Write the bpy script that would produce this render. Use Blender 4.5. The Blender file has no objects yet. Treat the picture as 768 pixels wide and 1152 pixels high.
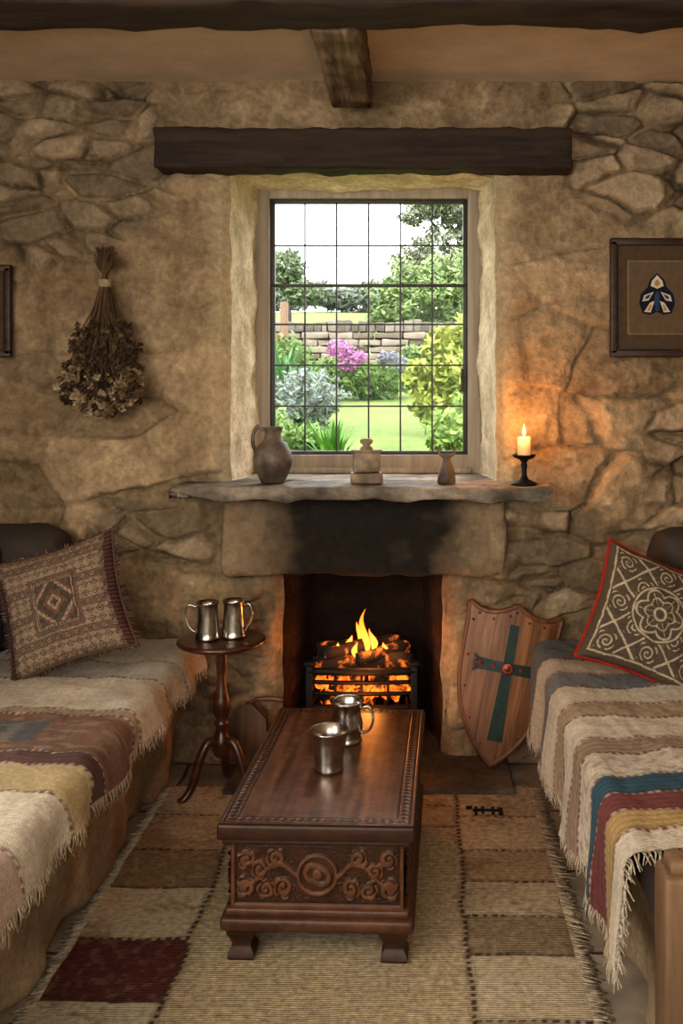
import bpy, math, random
from mathutils import Vector, Matrix, noise
random.seed(7)
V = Vector
pi = math.pi
def N(x, y, z=0.0): return noise.noise(V((x, y, z)))
def F(x, y, z=0.0, o=4): return noise.fractal(V((x, y, z)), 0.9, 2.0, o)
def ss(x, a, b):
    t = max(0.0, min(1.0, (x - a) / (b - a))); return t * t * (3 - 2 * t)
def lerp(a, b, t): return tuple(a[i] + (b[i] - a[i]) * t for i in range(3))
def mulc(a, k): return tuple(x * k for x in a)
def rnd(a, b): return random.uniform(a, b)

# ------------------------------------------------------------------ materials
def base(name):
    m = bpy.data.materials.new(name); m.use_nodes = True
    nt = m.node_tree; b = nt.nodes['Principled BSDF']
    return m, nt, b
def nd(nt, t, **k):
    n = nt.nodes.new(t)
    for a, v in k.items():
        if a.startswith('i_'): n.inputs[a[2:]].default_value = v
        else: setattr(n, a, v)
    return n
def coords(nt, scale=(1, 1, 1), out='Object'):
    tc = nd(nt, 'ShaderNodeTexCoord'); mp = nd(nt, 'ShaderNodeMapping')
    mp.inputs['Scale'].default_value = scale
    nt.links.new(tc.outputs[out], mp.inputs['Vector']); return mp.outputs['Vector']
def add_bump(nt, b, src, strength, dist, prev=None):
    bp = nd(nt, 'ShaderNodeBump'); bp.inputs['Strength'].default_value = strength
    bp.inputs['Distance'].default_value = dist
    nt.links.new(src, bp.inputs['Height'])
    if prev is not None: nt.links.new(prev, bp.inputs['Normal'])
    nt.links.new(bp.outputs['Normal'], b.inputs['Normal']); return bp.outputs['Normal']
def vcol(name, rough=0.9, nscale=30, lo=0.7, hi=1.2, bump=0.5, bdist=0.006, bscale=60, rib=None, sheen=0, metallic=0, spec=0.3, brough=0.6):
    m, nt, b = base(name)
    at = nd(nt, 'ShaderNodeAttribute'); at.attribute_name = 'Col'
    vec = coords(nt)
    n1 = nd(nt, 'ShaderNodeTexNoise'); n1.inputs['Scale'].default_value = nscale; n1.inputs['Detail'].default_value = 8
    n1.inputs['Roughness'].default_value = 0.65
    nt.links.new(vec, n1.inputs['Vector'])
    mr = nd(nt, 'ShaderNodeMapRange'); mr.inputs[1].default_value = 0.3; mr.inputs[2].default_value = 0.7
    mr.inputs[3].default_value = lo; mr.inputs[4].default_value = hi
    nt.links.new(n1.outputs['Fac'], mr.inputs[0])
    vm = nd(nt, 'ShaderNodeVectorMath', operation='SCALE')
    nt.links.new(at.outputs['Color'], vm.inputs[0]); nt.links.new(mr.outputs[0], vm.inputs['Scale'])
    nt.links.new(vm.outputs[0], b.inputs['Base Color'])
    b.inputs['Roughness'].default_value = rough
    b.inputs['Specular IOR Level'].default_value = spec
    b.inputs['Metallic'].default_value = metallic
    n2 = nd(nt, 'ShaderNodeTexNoise'); n2.inputs['Scale'].default_value = bscale; n2.inputs['Detail'].default_value = 10
    n2.inputs['Roughness'].default_value = brough
    nt.links.new(vec, n2.inputs['Vector'])
    p = add_bump(nt, b, n2.outputs['Fac'], bump, bdist)
    if rib:
        for (axis, sc, st) in rib:
            w = nd(nt, 'ShaderNodeTexWave'); w.bands_direction = axis
            w.inputs['Scale'].default_value = sc; w.inputs['Distortion'].default_value = 1.5
            w.inputs['Detail'].default_value = 2; w.inputs['Detail Scale'].default_value = 3
            nt.links.new(vec, w.inputs['Vector'])
            p = add_bump(nt, b, w.outputs['Fac'], st, 0.004, p)
    if sheen: b.inputs['Sheen Weight'].default_value = sheen
    return m
def wood(name, dark, light, axis=0, sc=1.0, rough=0.5, bump=0.4, coat=0, ns=30):
    m, nt, b = base(name)
    s = [ns * sc] * 3; s[axis] = 2.0 * sc
    vec = coords(nt, tuple(s))
    n1 = nd(nt, 'ShaderNodeTexNoise'); n1.inputs['Scale'].default_value = 1.0; n1.inputs['Detail'].default_value = 8
    n1.inputs['Roughness'].default_value = 0.6; n1.inputs['Distortion'].default_value = 0.4
    nt.links.new(vec, n1.inputs['Vector'])
    cr = nd(nt, 'ShaderNodeValToRGB'); cr.color_ramp.elements[0].position = 0.3; cr.color_ramp.elements[1].position = 0.72
    cr.color_ramp.elements[0].color = (*dark, 1); cr.color_ramp.elements[1].color = (*light, 1)
    nt.links.new(n1.outputs['Fac'], cr.inputs[0]); nt.links.new(cr.outputs[0], b.inputs['Base Color'])
    b.inputs['Roughness'].default_value = rough
    if coat: b.inputs['Coat Weight'].default_value = coat; b.inputs['Coat Roughness'].default_value = 0.25
    add_bump(nt, b, n1.outputs['Fac'], bump, 0.004)
    return m
def plain(name, col, rough=0.6, metallic=0, nscale=25, var=0.25, bump=0.2, bdist=0.003, em=None, ems=0, sss=0):
    m, nt, b = base(name)
    vec = coords(nt)
    n1 = nd(nt, 'ShaderNodeTexNoise'); n1.inputs['Scale'].default_value = nscale; n1.inputs['Detail'].default_value = 6
    nt.links.new(vec, n1.inputs['Vector'])
    cr = nd(nt, 'ShaderNodeValToRGB'); cr.color_ramp.elements[0].position = 0.3; cr.color_ramp.elements[1].position = 0.7
    cr.color_ramp.elements[0].color = (*mulc(col, 1 - var), 1); cr.color_ramp.elements[1].color = (*mulc(col, 1 + var), 1)
    nt.links.new(n1.outputs['Fac'], cr.inputs[0]); nt.links.new(cr.outputs[0], b.inputs['Base Color'])
    b.inputs['Roughness'].default_value = rough; b.inputs['Metallic'].default_value = metallic
    add_bump(nt, b, n1.outputs['Fac'], bump, bdist)
    if em: b.inputs['Emission Color'].default_value = (*em, 1); b.inputs['Emission Strength'].default_value = ems
    if sss: b.inputs['Subsurface Weight'].default_value = sss; b.inputs['Subsurface Radius'].default_value = (0.03, 0.015, 0.006)
    return m

# ------------------------------------------------------------------ mesh builder
class MB:
    def __init__(s): s.v = []; s.f = []; s.mi = []; s.c = []
    def add(s, verts, faces, mat=0, col=(.5, .5, .5), xf=None):
        o = len(s.v)
        for p in verts:
            p = V(p)
            s.c.append(col(p) if callable(col) else col)
            s.v.append(xf @ p if xf is not None else p)
        for f in faces: s.f.append([i + o for i in f]); s.mi.append(mat)
    def grid(s, fn, nu, nv, mat=0, col=(.5, .5, .5), xf=None, uvcol=None, skip=None):
        vs = []; cs = []
        for i in range(nu + 1):
            for j in range(nv + 1):
                u = i / nu; v = j / nv
                vs.append(fn(u, v))
                if uvcol: cs.append(uvcol(u, v))
        fs = []
        for i in range(nu):
            for j in range(nv):
                if skip and skip((i + .5) / nu, (j + .5) / nv): continue
                a = i * (nv + 1) + j
                fs.append((a, a + nv + 1, a + nv + 2, a + 1))
        o = len(s.v)
        s.add(vs, fs, mat, col, xf)
        if uvcol: s.c[o:] = cs
    def lathe(s, prof, n=32, mat=0, col=(.5, .5, .5), c=(0, 0, 0), xf=None, wob=0):
        vs = []; fs = []
        for (r, z) in prof:
            for k in range(n):
                a = 2 * pi * k / n
                rr = r * (1 + wob * N(math.cos(a) * 2 + z * 9, math.sin(a) * 2, z * 7))
                vs.append((c[0] + rr * math.cos(a), c[1] + rr * math.sin(a), c[2] + z))
        for i in range(len(prof) - 1):
            for k in range(n):
                k2 = (k + 1) % n
                fs.append((i * n + k, i * n + k2, (i + 1) * n + k2, (i + 1) * n + k))
        s.add(vs, fs, mat, col, xf)
    def tube(s, pts, rad, n=8, mat=0, col=(.5, .5, .5), xf=None, closed=False, flat=1.0):
        pts = [V(p) for p in pts]; m = len(pts)
        if not isinstance(rad, (list, tuple)): rad = [rad] * m
        vs = []; fs = []; up = None
        for i, p in enumerate(pts):
            if closed: t = pts[(i + 1) % m] - pts[(i - 1) % m]
            else: t = pts[min(i + 1, m - 1)] - pts[max(i - 1, 0)]
            if t.length < 1e-9: t = V((0, 0, 1))
            t.normalize()
            if up is None:
                up = V((0, 0, 1)) if abs(t.z) < 0.9 else V((1, 0, 0))
            up = (up - t * up.dot(t))
            if up.length < 1e-6: up = t.orthogonal()
            up.normalize(); sd = t.cross(up)
            for k in range(n):
                a = 2 * pi * k / n
                vs.append(p + (sd * math.cos(a) + up * math.sin(a) * flat) * rad[i])
        rng = m if closed else m - 1
        for i in range(rng):
            i2 = (i + 1) % m
            for k in range(n):
                k2 = (k + 1) % n
                fs.append((i * n + k, i * n + k2, i2 * n + k2, i2 * n + k))
        if not closed:
            fs.append(tuple(range(n))[::-1]); fs.append(tuple((m - 1) * n + k for k in range(n)))
        s.add(vs, fs, mat, col, xf)
    def rbox(s, x0, x1, y0, y1, z0, z1, r=0.01, res=0.1, amp=0.0, fr=8, mat=0, col=(.5, .5, .5), xf=None, disp=None):
        lo = V((x0, y0, z0)); hi = V((x1, y1, z1)); sd = random.random() * 50 if amp else 0
        r = min(r, (x1 - x0) / 2, (y1 - y0) / 2, (z1 - z0) / 2) * 0.999
        def cl(a, b):
            L = b - a; n = max(1, int(math.ceil((L - 2 * r) / res)))
            return [a, a + r * .3, ] + [a + r + (L - 2 * r) * i / n for i in range(n + 1)] + [b - r * .3, b]
        C = [cl(lo[i], hi[i]) for i in range(3)]
        for ax in range(3):
            a1 = (ax + 1) % 3; a2 = (ax + 2) % 3
            for side in (0, 1):
                vs = []; fs = []
                n1 = len(C[a1]); n2 = len(C[a2])
                for i in range(n1):
                    for j in range(n2):
                        p = V((0, 0, 0)); p[ax] = hi[ax] if side else lo[ax]; p[a1] = C[a1][i]; p[a2] = C[a2][j]
                        q = V([min(max(p[k], lo[k] + r), hi[k] - r) for k in range(3)])
                        d = p - q
                        nn = d.normalized()
                        p2 = q + nn * r
                        if amp:
                            p2 = p2 + nn * amp * (F(p.x * fr + sd, p.y * fr, p.z * fr, 3))
                        if disp: p2 = disp(p2, nn)
                        vs.append(p2)
                for i in range(n1 - 1):
                    for j in range(n2 - 1):
                        a = i * n2 + j; q4 = (a, a + n2, a + n2 + 1, a + 1)
                        fs.append(q4 if side else q4[::-1])
                s.add(vs, fs, mat, col, xf)
    def build(s, name, mats, parent=None, smooth=True, loc=None, rot=None, merge=0.0, angle=None):
        me = bpy.data.meshes.new(name)
        me.from_pydata([tuple(p) for p in s.v], [], s.f)
        for m in mats: me.materials.append(m)
        me.polygons.foreach_set('material_index', s.mi)
        me.polygons.foreach_set('use_smooth', [smooth] * len(s.f))
        ca = me.color_attributes.new('Col', 'FLOAT_COLOR', 'POINT')
        flat = []
        for c in s.c: flat += [c[0], c[1], c[2], 1.0]
        ca.data.foreach_set('color', flat)
        if merge:
            import bmesh
            bm = bmesh.new(); bm.from_mesh(me); bmesh.ops.remove_doubles(bm, verts=bm.verts, dist=merge)
            bmesh.ops.recalc_face_normals(bm, faces=bm.faces)
            bm.to_mesh(me); bm.free()
        if angle is not None:
            try: me.set_sharp_from_angle(angle=math.radians(angle))
            except Exception: pass
        me.update()
        ob = bpy.data.objects.new(name, me); bpy.context.scene.collection.objects.link(ob)
        if loc: ob.location = loc
        if rot: ob.rotation_euler = rot
        if parent: ob.parent = parent
        return ob
def empty(name, loc=(0, 0, 0), rot=(0, 0, 0)):
    e = bpy.data.objects.new(name, None); e.location = loc; e.rotation_euler = rot
    e.empty_display_size = 0.05
    bpy.context.scene.collection.objects.link(e); return e

# ------------------------------------------------------------------ material set
M_wall = vcol('rough_stone_plaster', 0.95, 45, 0.74, 1.20, 1.0, 0.012, 48, brough=.66)
M_ceil = vcol('ceiling_plaster', 0.95, 5, 0.85, 1.1, 0.4, 0.008, 15)
M_stone = vcol('stone_vc', 0.9, 30, 0.7, 1.22, 1.0, 0.012, 40, brough=.65)
M_slate = vcol('mantel_stone', 0.7, 25, 0.6, 1.3, 0.9, 0.010, 30, brough=.7)
M_beam = wood('old_beam', (.008, .005, .003), (.058, .034, .019), 0, 1, 0.8, 0.9)
M_beam_y = wood('old_beam_y', (.02, .012, .007), (.29, .20, .12), 1, 1, 0.8, 0.9)
M_soot = vcol('sooty_brick', 0.95, 20, 0.5, 1.3, 0.8, 0.01, 35)
M_iron = plain('black_iron', (.012, .011, .010), 0.6, 0.5, 60, .3, .4)
M_pewter = plain('pewter', (.48, .45, .405), 0.25, 1.0, 40, .2, .3, .002)
M_mahog = wood('mahogany', (.022, .007, .004), (.11, .037, .017), 0, 1.2, 0.33, 0.15, 0.4)
M_chest = vcol('chest_carved_wood', 0.42, 30, 0.6, 1.3, 0.25, 0.003, 60, spec=0.35)
M_chesttop = vcol('chest_top_wood', 0.31, 45, 0.75, 1.2, 0.25, 0.003, 70, spec=0.5)
M_oak = wood('oak', (.08, .045, .022), (.22, .13, .068), 2, 1, 0.65, 0.5)
M_fabric = vcol('woven_fabric', 0.95, 90, 0.72, 1.2, 0.7, 0.004, 260, rib=[('Y', 60, .5)], sheen=0.1, spec=.15)
M_cush = vcol('cushion_fabric', 0.95, 160, 0.75, 1.2, 0.5, 0.002, 300, sheen=0.0, spec=.1)
M_rug = vcol('rug_weave', 0.97, 60, 0.6, 1.25, 0.8, 0.004, 180, rib=[('Y', 40, .7)], spec=.1)
M_pad = plain('dark_upholstery', (.042, .032, .025), 0.75, 0, 12, .3, .4, .004)
M_leaf = vcol('foliage', 0.7, 10, 0.8, 1.2, 0.0, 0.001, 20)
M_dry = vcol('dried_plant', 0.9, 60, 0.7, 1.2, 0.3, 0.002, 90)
M_clay = vcol('aged_ceramic', 0.55, 30, 0.6, 1.25, 0.4, 0.004, 45, spec=.4)

# ------------------------------------------------------------------ walls
def wallfeat(u, z, sd, S, B):
    wu = u + .035 * N(u * 3, z * 3, sd) + .014 * N(u * 9, z * 9, sd) + .006 * N(u * 25, z * 25, sd); wz = z + .028 * N(u * 3, z * 3, sd + 9) + .010 * N(u * 8, z * 8, sd + 4) + .005 * N(u * 25, z * 25, sd + 8)
    d, p = noise.voronoi(V((wu * 4.2, wz * 9.0, sd)))
    e = d[1] - d[0]; st = ss(e, .04, .17)
    d2, p2 = noise.voronoi(V((wu * 2.1, wz * 3.8, sd + 5)))
    e2 = d2[1] - d2[0]; st2 = ss(e2, .01, .10)
    cr = noise.cell(V((p[0].x * 7.1, p[0].y * 5.3, 1.0))) ; cr2 = noise.cell(V((p2[0].x * 7.1, p2[0].y * 5.3, 2.0)))
    f = F(u * 2.2, z * 2.2, sd + 2, 4); g = F(u * 9, z * 9, sd + 3, 4); g2 = F(u * 26, z * 26, sd + 6, 3)
    rid = 1 - abs(N(u * 5 + .5 * f, z * 7, sd + 20)) * 2
    h = S * (st * .034 - .010 + .014 * (cr)) + (1 - S) * B * (st2 * .022 + .024 * cr2 + .012 * rid) + .012 * f + .009 * g + .0055 * g2
    pl = lerp((.235, .165, .094), (.44, .330, .203), max(0, min(1, .5 + f * .50 + .22 * g + .15 * g2)))
    stc = lerp((.19, .145, .098), (.42, .325, .215), max(0, min(1, .5 + cr * .8 + g * .25)))
    c = lerp(pl, stc, S * ss(e, .05, .12) * .9)
    gap = S * (1 - ss(e, .02, .085)) * max(0, min(1, .6 + N(u * 6, z * 6, 3) * 1.8))
    c = lerp(c, (.055, .038, .025), gap * .85)
    gap2 = (1 - S) * (1 - ss(e2, .0, .035)) * min(1, B + .2) * max(0, min(1, .5 + N(u * 3, z * 3, 8) * 1.8))
    c = lerp(c, (.12, .08, .048), min(1, gap2) * .75)
    c2 = mulc(c, 1 + .14 * g + .14 * g2 + (1 - S) * min(1, B + .35) * .26 * cr2)
    return h, c2
regs = [(-1.5, 2.42, .46, .36, 1.7), (.92, 2.50, .42, .34, 1.3), (1.05, 1.30, .25, .40, .65), (-1.1, .92, .28, .14, 1.1), (.55, .85, .25, .28, .9), (-.72, .45, .2, .4, .5)]
big = [(.8, 1.22, .60, .55, 1.15), (-1.2, 1.2, .6, .35, .45), (-1.1, .7, .4, .4, .6), (.45, .5, .3, .5, 1.0)]
def gm(lst, x, z):
    return min(1.25, sum(a * math.exp(-((x - cx) / rx) ** 2 * 1.0 - ((z - cz) / rz) ** 2) for cx, cz, rx, rz, a in lst))
def Smask(x, z):
    s = gm(regs, x, z) + .35 * N(x * 3.1, z * 3.7, 77) + .15 * N(x * 8, z * 9, 70); return ss(s, .30, .66)
WY = 3.78
WIN = (-.763, .317, 1.135, 2.39); FIRE = (-.55, .097, 0.0, .76)
def warp(x, z):
    return x + .012 * N(x * 7, z * 7, 40), z + .010 * N(x * 7, z * 7, 50)
def edged(x, z, R):
    dx = max(R[0] - x, 0, x - R[1]); dz = max(R[2] - z, 0, z - R[3]); return math.hypot(dx, dz)
PICS = [(.75, 1.16, 1.62, 2.13), (-1.96, -1.61, 1.62, 2.02)]
def ulist(a, b, res, cuts):
    pts = sorted([a, b] + cuts); out = []
    for i in range(len(pts) - 1):
        n = max(1, int(round((pts[i + 1] - pts[i]) / res)))
        for k in range(n): out.append(pts[i] + (pts[i + 1] - pts[i]) * k / n)
    out.append(pts[-1]); return out
def wallmesh(name, a, b, z1, res, holes, pos, sd, Sf, Bf, mat):
    xs = ulist(a, b, res, [v for h in holes for v in (h[0], h[1])]); zs = ulist(0, z1, res, [v for h in holes for v in (h[2], h[3]) if v > 0])
    mb = MB()
    nx = len(xs); nz = len(zs); vs = []; cs = []
    for x in xs:
        for z in zs:
            h, c = wallfeat(x, z, sd, min(1, Sf(x, z)), Bf(x, z))
            ed = min([edged(x, z, H) for H in holes] + [9])
            k = ss(ed, 0, .07)
            wx, wz = (x, z)
            if ed < .2 and z > .02:
                ax, az = warp(x, z); t = 1 - ss(ed, .02, .2); wx = x + (ax - x) * t; wz = z + (az - z) * t
            back = .03 * (1 - ss(ed, 0, .045)) ** 2
            if sd == 1.0:
                for P in PICS:
                    q = 1 - ss(edged(x, z, P), 0, .06)
                    if q > 0: h = h * (1 - q) + min(h, .022) * q
                soot = math.exp(-((x + .21) / .42) ** 2 - ((z - .80) / .26) ** 2)
                c = lerp(c, (.025, .02, .017), min(.85, soot * .9) * (1 if z < 1.12 else 0))
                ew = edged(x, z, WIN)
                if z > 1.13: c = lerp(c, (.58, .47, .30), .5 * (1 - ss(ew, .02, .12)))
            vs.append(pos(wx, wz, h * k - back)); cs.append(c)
    fs = []
    for i in range(nx - 1):
        for j in range(nz - 1):
            cx = (xs[i] + xs[i + 1]) / 2; cz = (zs[j] + zs[j + 1]) / 2
            if any(H[0] < cx < H[1] and H[2] < cz < H[3] for H in holes): continue
            q = i * nz + j; fs.append((q, q + nz, q + nz + 1, q + 1))
    mb.add(vs, fs, 0); mb.c = cs
    return mb.build(name, [mat])
RX0, RX1, RYB, RH = -1.95, 1.37, -1.3, 2.767
wallmesh('wall_back', RX0, RX1, RH, .0075, [WIN, FIRE], lambda x, z, h: (x, WY - h, z), 1.0,
         Smask, lambda x, z: .22 + .9 * gm(big, x, z), M_wall)
wallmesh('wall_left', RYB, WY + .05, RH, .04, [(-.3, 1.1, 1.25, 2.35)], lambda u, z, h: (RX0 + h, u, z), 2.0, lambda x, z: .4, lambda x, z: .5, M_wall)
wallmesh('wall_right', RYB, WY + .05, RH, .04, [], lambda u, z, h: (RX1 - h, u, z), 3.0, lambda x, z: .4, lambda x, z: .5, M_wall)
wallmesh('wall_rear', RX0, RX1, RH, .05, [(-1.5, .9, 1.0, 2.4)], lambda u, z, h: (u, RYB + h, z), 4.0, lambda x, z: .3, lambda x, z: .5, M_wall)

# window reveal (splayed, colour lightened to look brightly daylit)
mb = MB()
y0 = WY + .03; y1 = 4.26
path = []
n = 60
for i in range(n + 1): path.append((WIN[0], WIN[2] + (WIN[3] - WIN[2]) * i / n, 1, 0))
for i in range(1, n + 1): path.append((WIN[0] + (WIN[1] - WIN[0]) * i / n, WIN[3], 0, -1))
for i in range(1, n + 1): path.append((WIN[1], WIN[3] - (WIN[3] - WIN[2]) * i / n, -1, 0))
IN = (-.705, .262, 1.135, 2.40)
def rev(u, v):
    k = u * (len(path) - 1); i = min(int(k), len(path) - 2); t = k - i
    p = [path[i][j] * (1 - t) + path[i + 1][j] * t for j in range(4)]
    wx, wz = warp(p[0], p[1])
    ix = IN[0] + (p[0] - WIN[0]) / (WIN[1] - WIN[0]) * (IN[1] - IN[0]); iz = IN[2] + (p[1] - WIN[2]) / (WIN[3] - WIN[2]) * (IN[3] - IN[2])
    y = y0 + (y1 - y0) * v
    x = wx + (ix - wx) * v; z = wz + (iz - wz) * v
    h = (.012 * F(p[0] * 12, y * 12, p[1] * 12, 4) + .018 * N(p[0] * 4, y * 6, p[1] * 4)) * ss(v, 0, .2) * (1 - .7 * ss(v, .7, 1))
    return V((x + p[2] * h, y, z + p[3] * h))
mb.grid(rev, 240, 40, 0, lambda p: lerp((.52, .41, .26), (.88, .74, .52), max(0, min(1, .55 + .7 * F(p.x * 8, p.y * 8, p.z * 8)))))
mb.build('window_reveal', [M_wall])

# ceiling and floor
mb = MB()
mb.grid(lambda u, v: V((RX0 - .05 + (RX1 - RX0 + .1) * u, RYB - .05 + (WY - RYB + .15) * v, RH - .014 + .008 * N(u * 6, v * 9, 3))), 60, 90, 0,
        lambda p: lerp((.60, .48, .34), (.74, .61, .44), .5 + .5 * N(p.x * 2, p.y * 2, 0)))
mb.build('ceiling', [M_ceil])

m, nt, b = base('flagstone_floor')
vec = coords(nt)
br = nd(nt, 'ShaderNodeTexBrick'); br.offset = 0.43; br.squash = 1.0
br.inputs['Scale'].default_value = 1; br.inputs['Brick Width'].default_value = .62; br.inputs['Row Height'].default_value = .42
br.inputs['Mortar Size'].default_value = .008; br.inputs['Mortar Smooth'].default_value = .3
br.inputs['Color1'].default_value = (.25, .205, .16, 1); br.inputs['Color2'].default_value = (.36, .305, .24, 1); br.inputs['Mortar'].default_value = (.06, .045, .032, 1)
dn = nd(nt, 'ShaderNodeTexNoise'); dn.inputs['Scale'].default_value = 3; dn.inputs['Detail'].default_value = 3
va = nd(nt, 'ShaderNodeVectorMath', operation='MULTIPLY_ADD'); va.inputs[1].default_value = (.05, .05, 0)
nt.links.new(vec, dn.inputs['Vector']); nt.links.new(dn.outputs['Color'], va.inputs[0]); nt.links.new(vec, va.inputs[2])
nt.links.new(va.outputs[0], br.inputs['Vector'])
n2 = nd(nt, 'ShaderNodeTexNoise'); n2.inputs['Scale'].default_value = 9; n2.inputs['Detail'].default_value = 9
nt.links.new(vec, n2.inputs['Vector'])
mr = nd(nt, 'ShaderNodeMapRange'); mr.inputs[1].default_value = .3; mr.inputs[2].default_value = .7; mr.inputs[3].default_value = .65; mr.inputs[4].default_value = 1.3
nt.links.new(n2.outputs['Fac'], mr.inputs[0])
vm = nd(nt, 'ShaderNodeVectorMath', operation='SCALE'); nt.links.new(br.outputs['Color'], vm.inputs[0]); nt.links.new(mr.outputs[0], vm.inputs['Scale'])
nt.links.new(vm.outputs[0], b.inputs['Base Color']); b.inputs['Roughness'].default_value = .55
p = add_bump(nt, b, n2.outputs['Fac'], .5, .01)
inv = nd(nt, 'ShaderNodeMath', operation='SUBTRACT'); inv.inputs[0].default_value = 1; nt.links.new(br.outputs['Fac'], inv.inputs[1])
add_bump(nt, b, inv.outputs[0], .8, .01, p)
M_floor = m
mb = MB()
mb.grid(lambda u, v: V((RX0 - .05 + (RX1 - RX0 + .1) * u, RYB - .05 + (4.4 - RYB) * v, 0)), 4, 4, 0)
mb.build('floor', [M_floor])

# ------------------------------------------------------------------ beams
mb = MB(); mb.rbox(RX0 + .02, RX1 - .02, 2.66, 2.86, 2.605, 2.75, .02, .05, .018, 5)
mb.build('ceiling_beam', [M_beam], merge=.0001)
mb = MB(); mb.rbox(-.335, -.18, 2.87, 3.66, 2.605, 2.75, .010, .02, .014, 9)
mb.build('ceiling_joist', [M_beam_y], merge=.0001)
mb = MB(); mb.rbox(-1.034, .603, 3.65, 3.78, 2.375, 2.532, .008, .02, .010, 9)
mb.build('window_lintel_beam', [M_beam], merge=.0001)

# ------------------------------------------------------------------ window
M_frame = wood('painted_window_wood', (.25, .205, .15), (.42, .355, .27), 2, 1, .6, .3)
M_lead = plain('window_lead', (.06, .056, .05), .5, .6, 60, .2, .2)
win = empty('window_1', (0, 0, 0))
mb = MB()
mb.rbox(-.73, -.662, 4.16, 4.25, 1.135, 2.43, .006, .3)
mb.rbox(.222, .285, 4.16, 4.25, 1.135, 2.43, .006, .3)
mb.rbox(-.665, .225, 4.162, 4.25, 2.36, 2.43, .006, .3)
mb.rbox(-.665, .225, 4.16, 4.25, 1.135, 1.215, .006, .3)
mb.rbox(-.675, .235, 4.13, 4.20, 1.135, 1.16, .006, .3)
mb.build('frame', [M_frame], win, merge=.0001, angle=40)
mb = MB()
for x in (-.652, .212): mb.rbox(x - .010, x + .010, 4.185, 4.215, 1.222, 2.352, .003, .5)
for z in (1.222, 2.352): mb.rbox(-.662, .222, 4.185, 4.215, z - .010, z + .010, .003, .5)
for x in (-.508, -.366, -.222, -.079, .064): mb.rbox(x - .0036, x + .0036, 4.194, 4.206, 1.225, 2.35, .002, .5)
for z in (2.155, 1.80, 1.616, 1.432): mb.rbox(-.66, .22, 4.194, 4.206, z - .0036, z + .0036, .002, .5)
mb.rbox(-.66, .22, 4.185, 4.215, 1.968, 1.981, .003, .5)
mb.rbox(.19, .205, 4.14, 4.19, 1.55, 1.57, .004, .5); mb.rbox(.19, .202, 4.14, 4.155, 1.50, 1.60, .004, .5)
mb.build('leaded_bars', [M_lead], win, merge=.0001, angle=40)
g = bpy.data.materials.new('window_glass'); g.use_nodes = True; nt = g.node_tree; nt.nodes.clear()
tr = nd(nt, 'ShaderNodeBsdfTransparent'); gl = nd(nt, 'ShaderNodeBsdfGlossy'); gl.inputs['Roughness'].default_value = .03
mx = nd(nt, 'ShaderNodeMixShader'); mx.inputs[0].default_value = .006; o = nd(nt, 'ShaderNodeOutputMaterial')
nt.links.new(tr.outputs[0], mx.inputs[1]); nt.links.new(gl.outputs[0], mx.inputs[2]); nt.links.new(mx.outputs[0], o.inputs[0])
mb = MB(); mb.grid(lambda u, v: V((-.66 + .88 * u, 4.2, 1.22 + 1.13 * v)), 1, 1); mb.build('glass', [g], win)

# ------------------------------------------------------------------ mantel / fireplace
def slatecol(p): return lerp((.10, .085, .068), (.33, .28, .22), max(0, min(1, .5 + F(p.x * 5, p.y * 5, p.z * 9))))
def mdisp(p, n):
    q = p.copy()
    if n.y < -.3: q.y += .03 * N(p.x * 5, 0, 7) + .014 * N(p.x * 18, p.z * 30, 3) + .006 * N(p.x * 50, p.z * 60, 3)
    if n.z < -.3: q.z += .016 * N(p.x * 9, p.y * 6, 1) + .025 * ss(-p.x, .8, .93)
    return q
mb = MB(); mb.rbox(-.945, .512, 3.53, 3.80, 1.082, 1.135, .012, .012, .006, 12, col=slatecol, disp=mdisp)
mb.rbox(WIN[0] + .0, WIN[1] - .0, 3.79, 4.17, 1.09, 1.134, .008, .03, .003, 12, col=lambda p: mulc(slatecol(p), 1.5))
mb.build('mantel_shelf', [M_slate], merge=.0001)
def lintcol(p):
    s = math.exp(-((p.x + .22) / .38) ** 4)
    f = F(p.x * 5, p.z * 7, 3)
    return lerp(lerp((.23, .165, .10), (.38, .285, .18), .5 + f * .7), (.016, .013, .011), max(0, min(.97, s * 1.15 + .45 * f * (1 if s > .05 else 0))))
mb = MB(); mb.rbox(-.775, .345, 3.70, 3.9, .765, 1.08, .022, .015, .018, 5, col=lintcol)
mb.build('fireplace_lintel', [M_stone], merge=.0001)
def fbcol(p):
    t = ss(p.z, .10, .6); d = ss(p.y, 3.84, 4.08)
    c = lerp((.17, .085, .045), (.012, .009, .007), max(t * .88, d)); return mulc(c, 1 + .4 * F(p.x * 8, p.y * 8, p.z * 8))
mb = MB(); fd = 4.18
def bw(base_, nrm):
    def fn(u, v):
        p = base_(u, v)
        bx = (p.y if abs(nrm.x) > .5 else p.x) * 5.2; bz = p.z * 14
        row = math.floor(bz); fx = (bx + .5 * (row % 2)) % 1; fz = bz % 1
        e = min(ss(fx, 0, .06), ss(1 - fx, 0, .06), ss(fz, 0, .15), ss(1 - fz, 0, .15))
        return p + nrm * (.008 * e + .006 * F(p.x * 9, p.y * 9, p.z * 9))
    return fn
yy = WY + .012
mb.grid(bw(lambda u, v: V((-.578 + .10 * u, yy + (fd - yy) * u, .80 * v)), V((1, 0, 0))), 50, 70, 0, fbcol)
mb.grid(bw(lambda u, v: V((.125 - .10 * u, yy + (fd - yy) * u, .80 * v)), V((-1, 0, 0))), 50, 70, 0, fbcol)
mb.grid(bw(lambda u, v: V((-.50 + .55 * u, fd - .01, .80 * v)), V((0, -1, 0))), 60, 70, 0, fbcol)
mb.grid(lambda u, v: V((-.60 + .75 * u, yy + .0 + (fd - yy) * v, .79)), 10, 10, 0, (.02, .016, .014))
mb.build('firebox', [M_soot])
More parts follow.
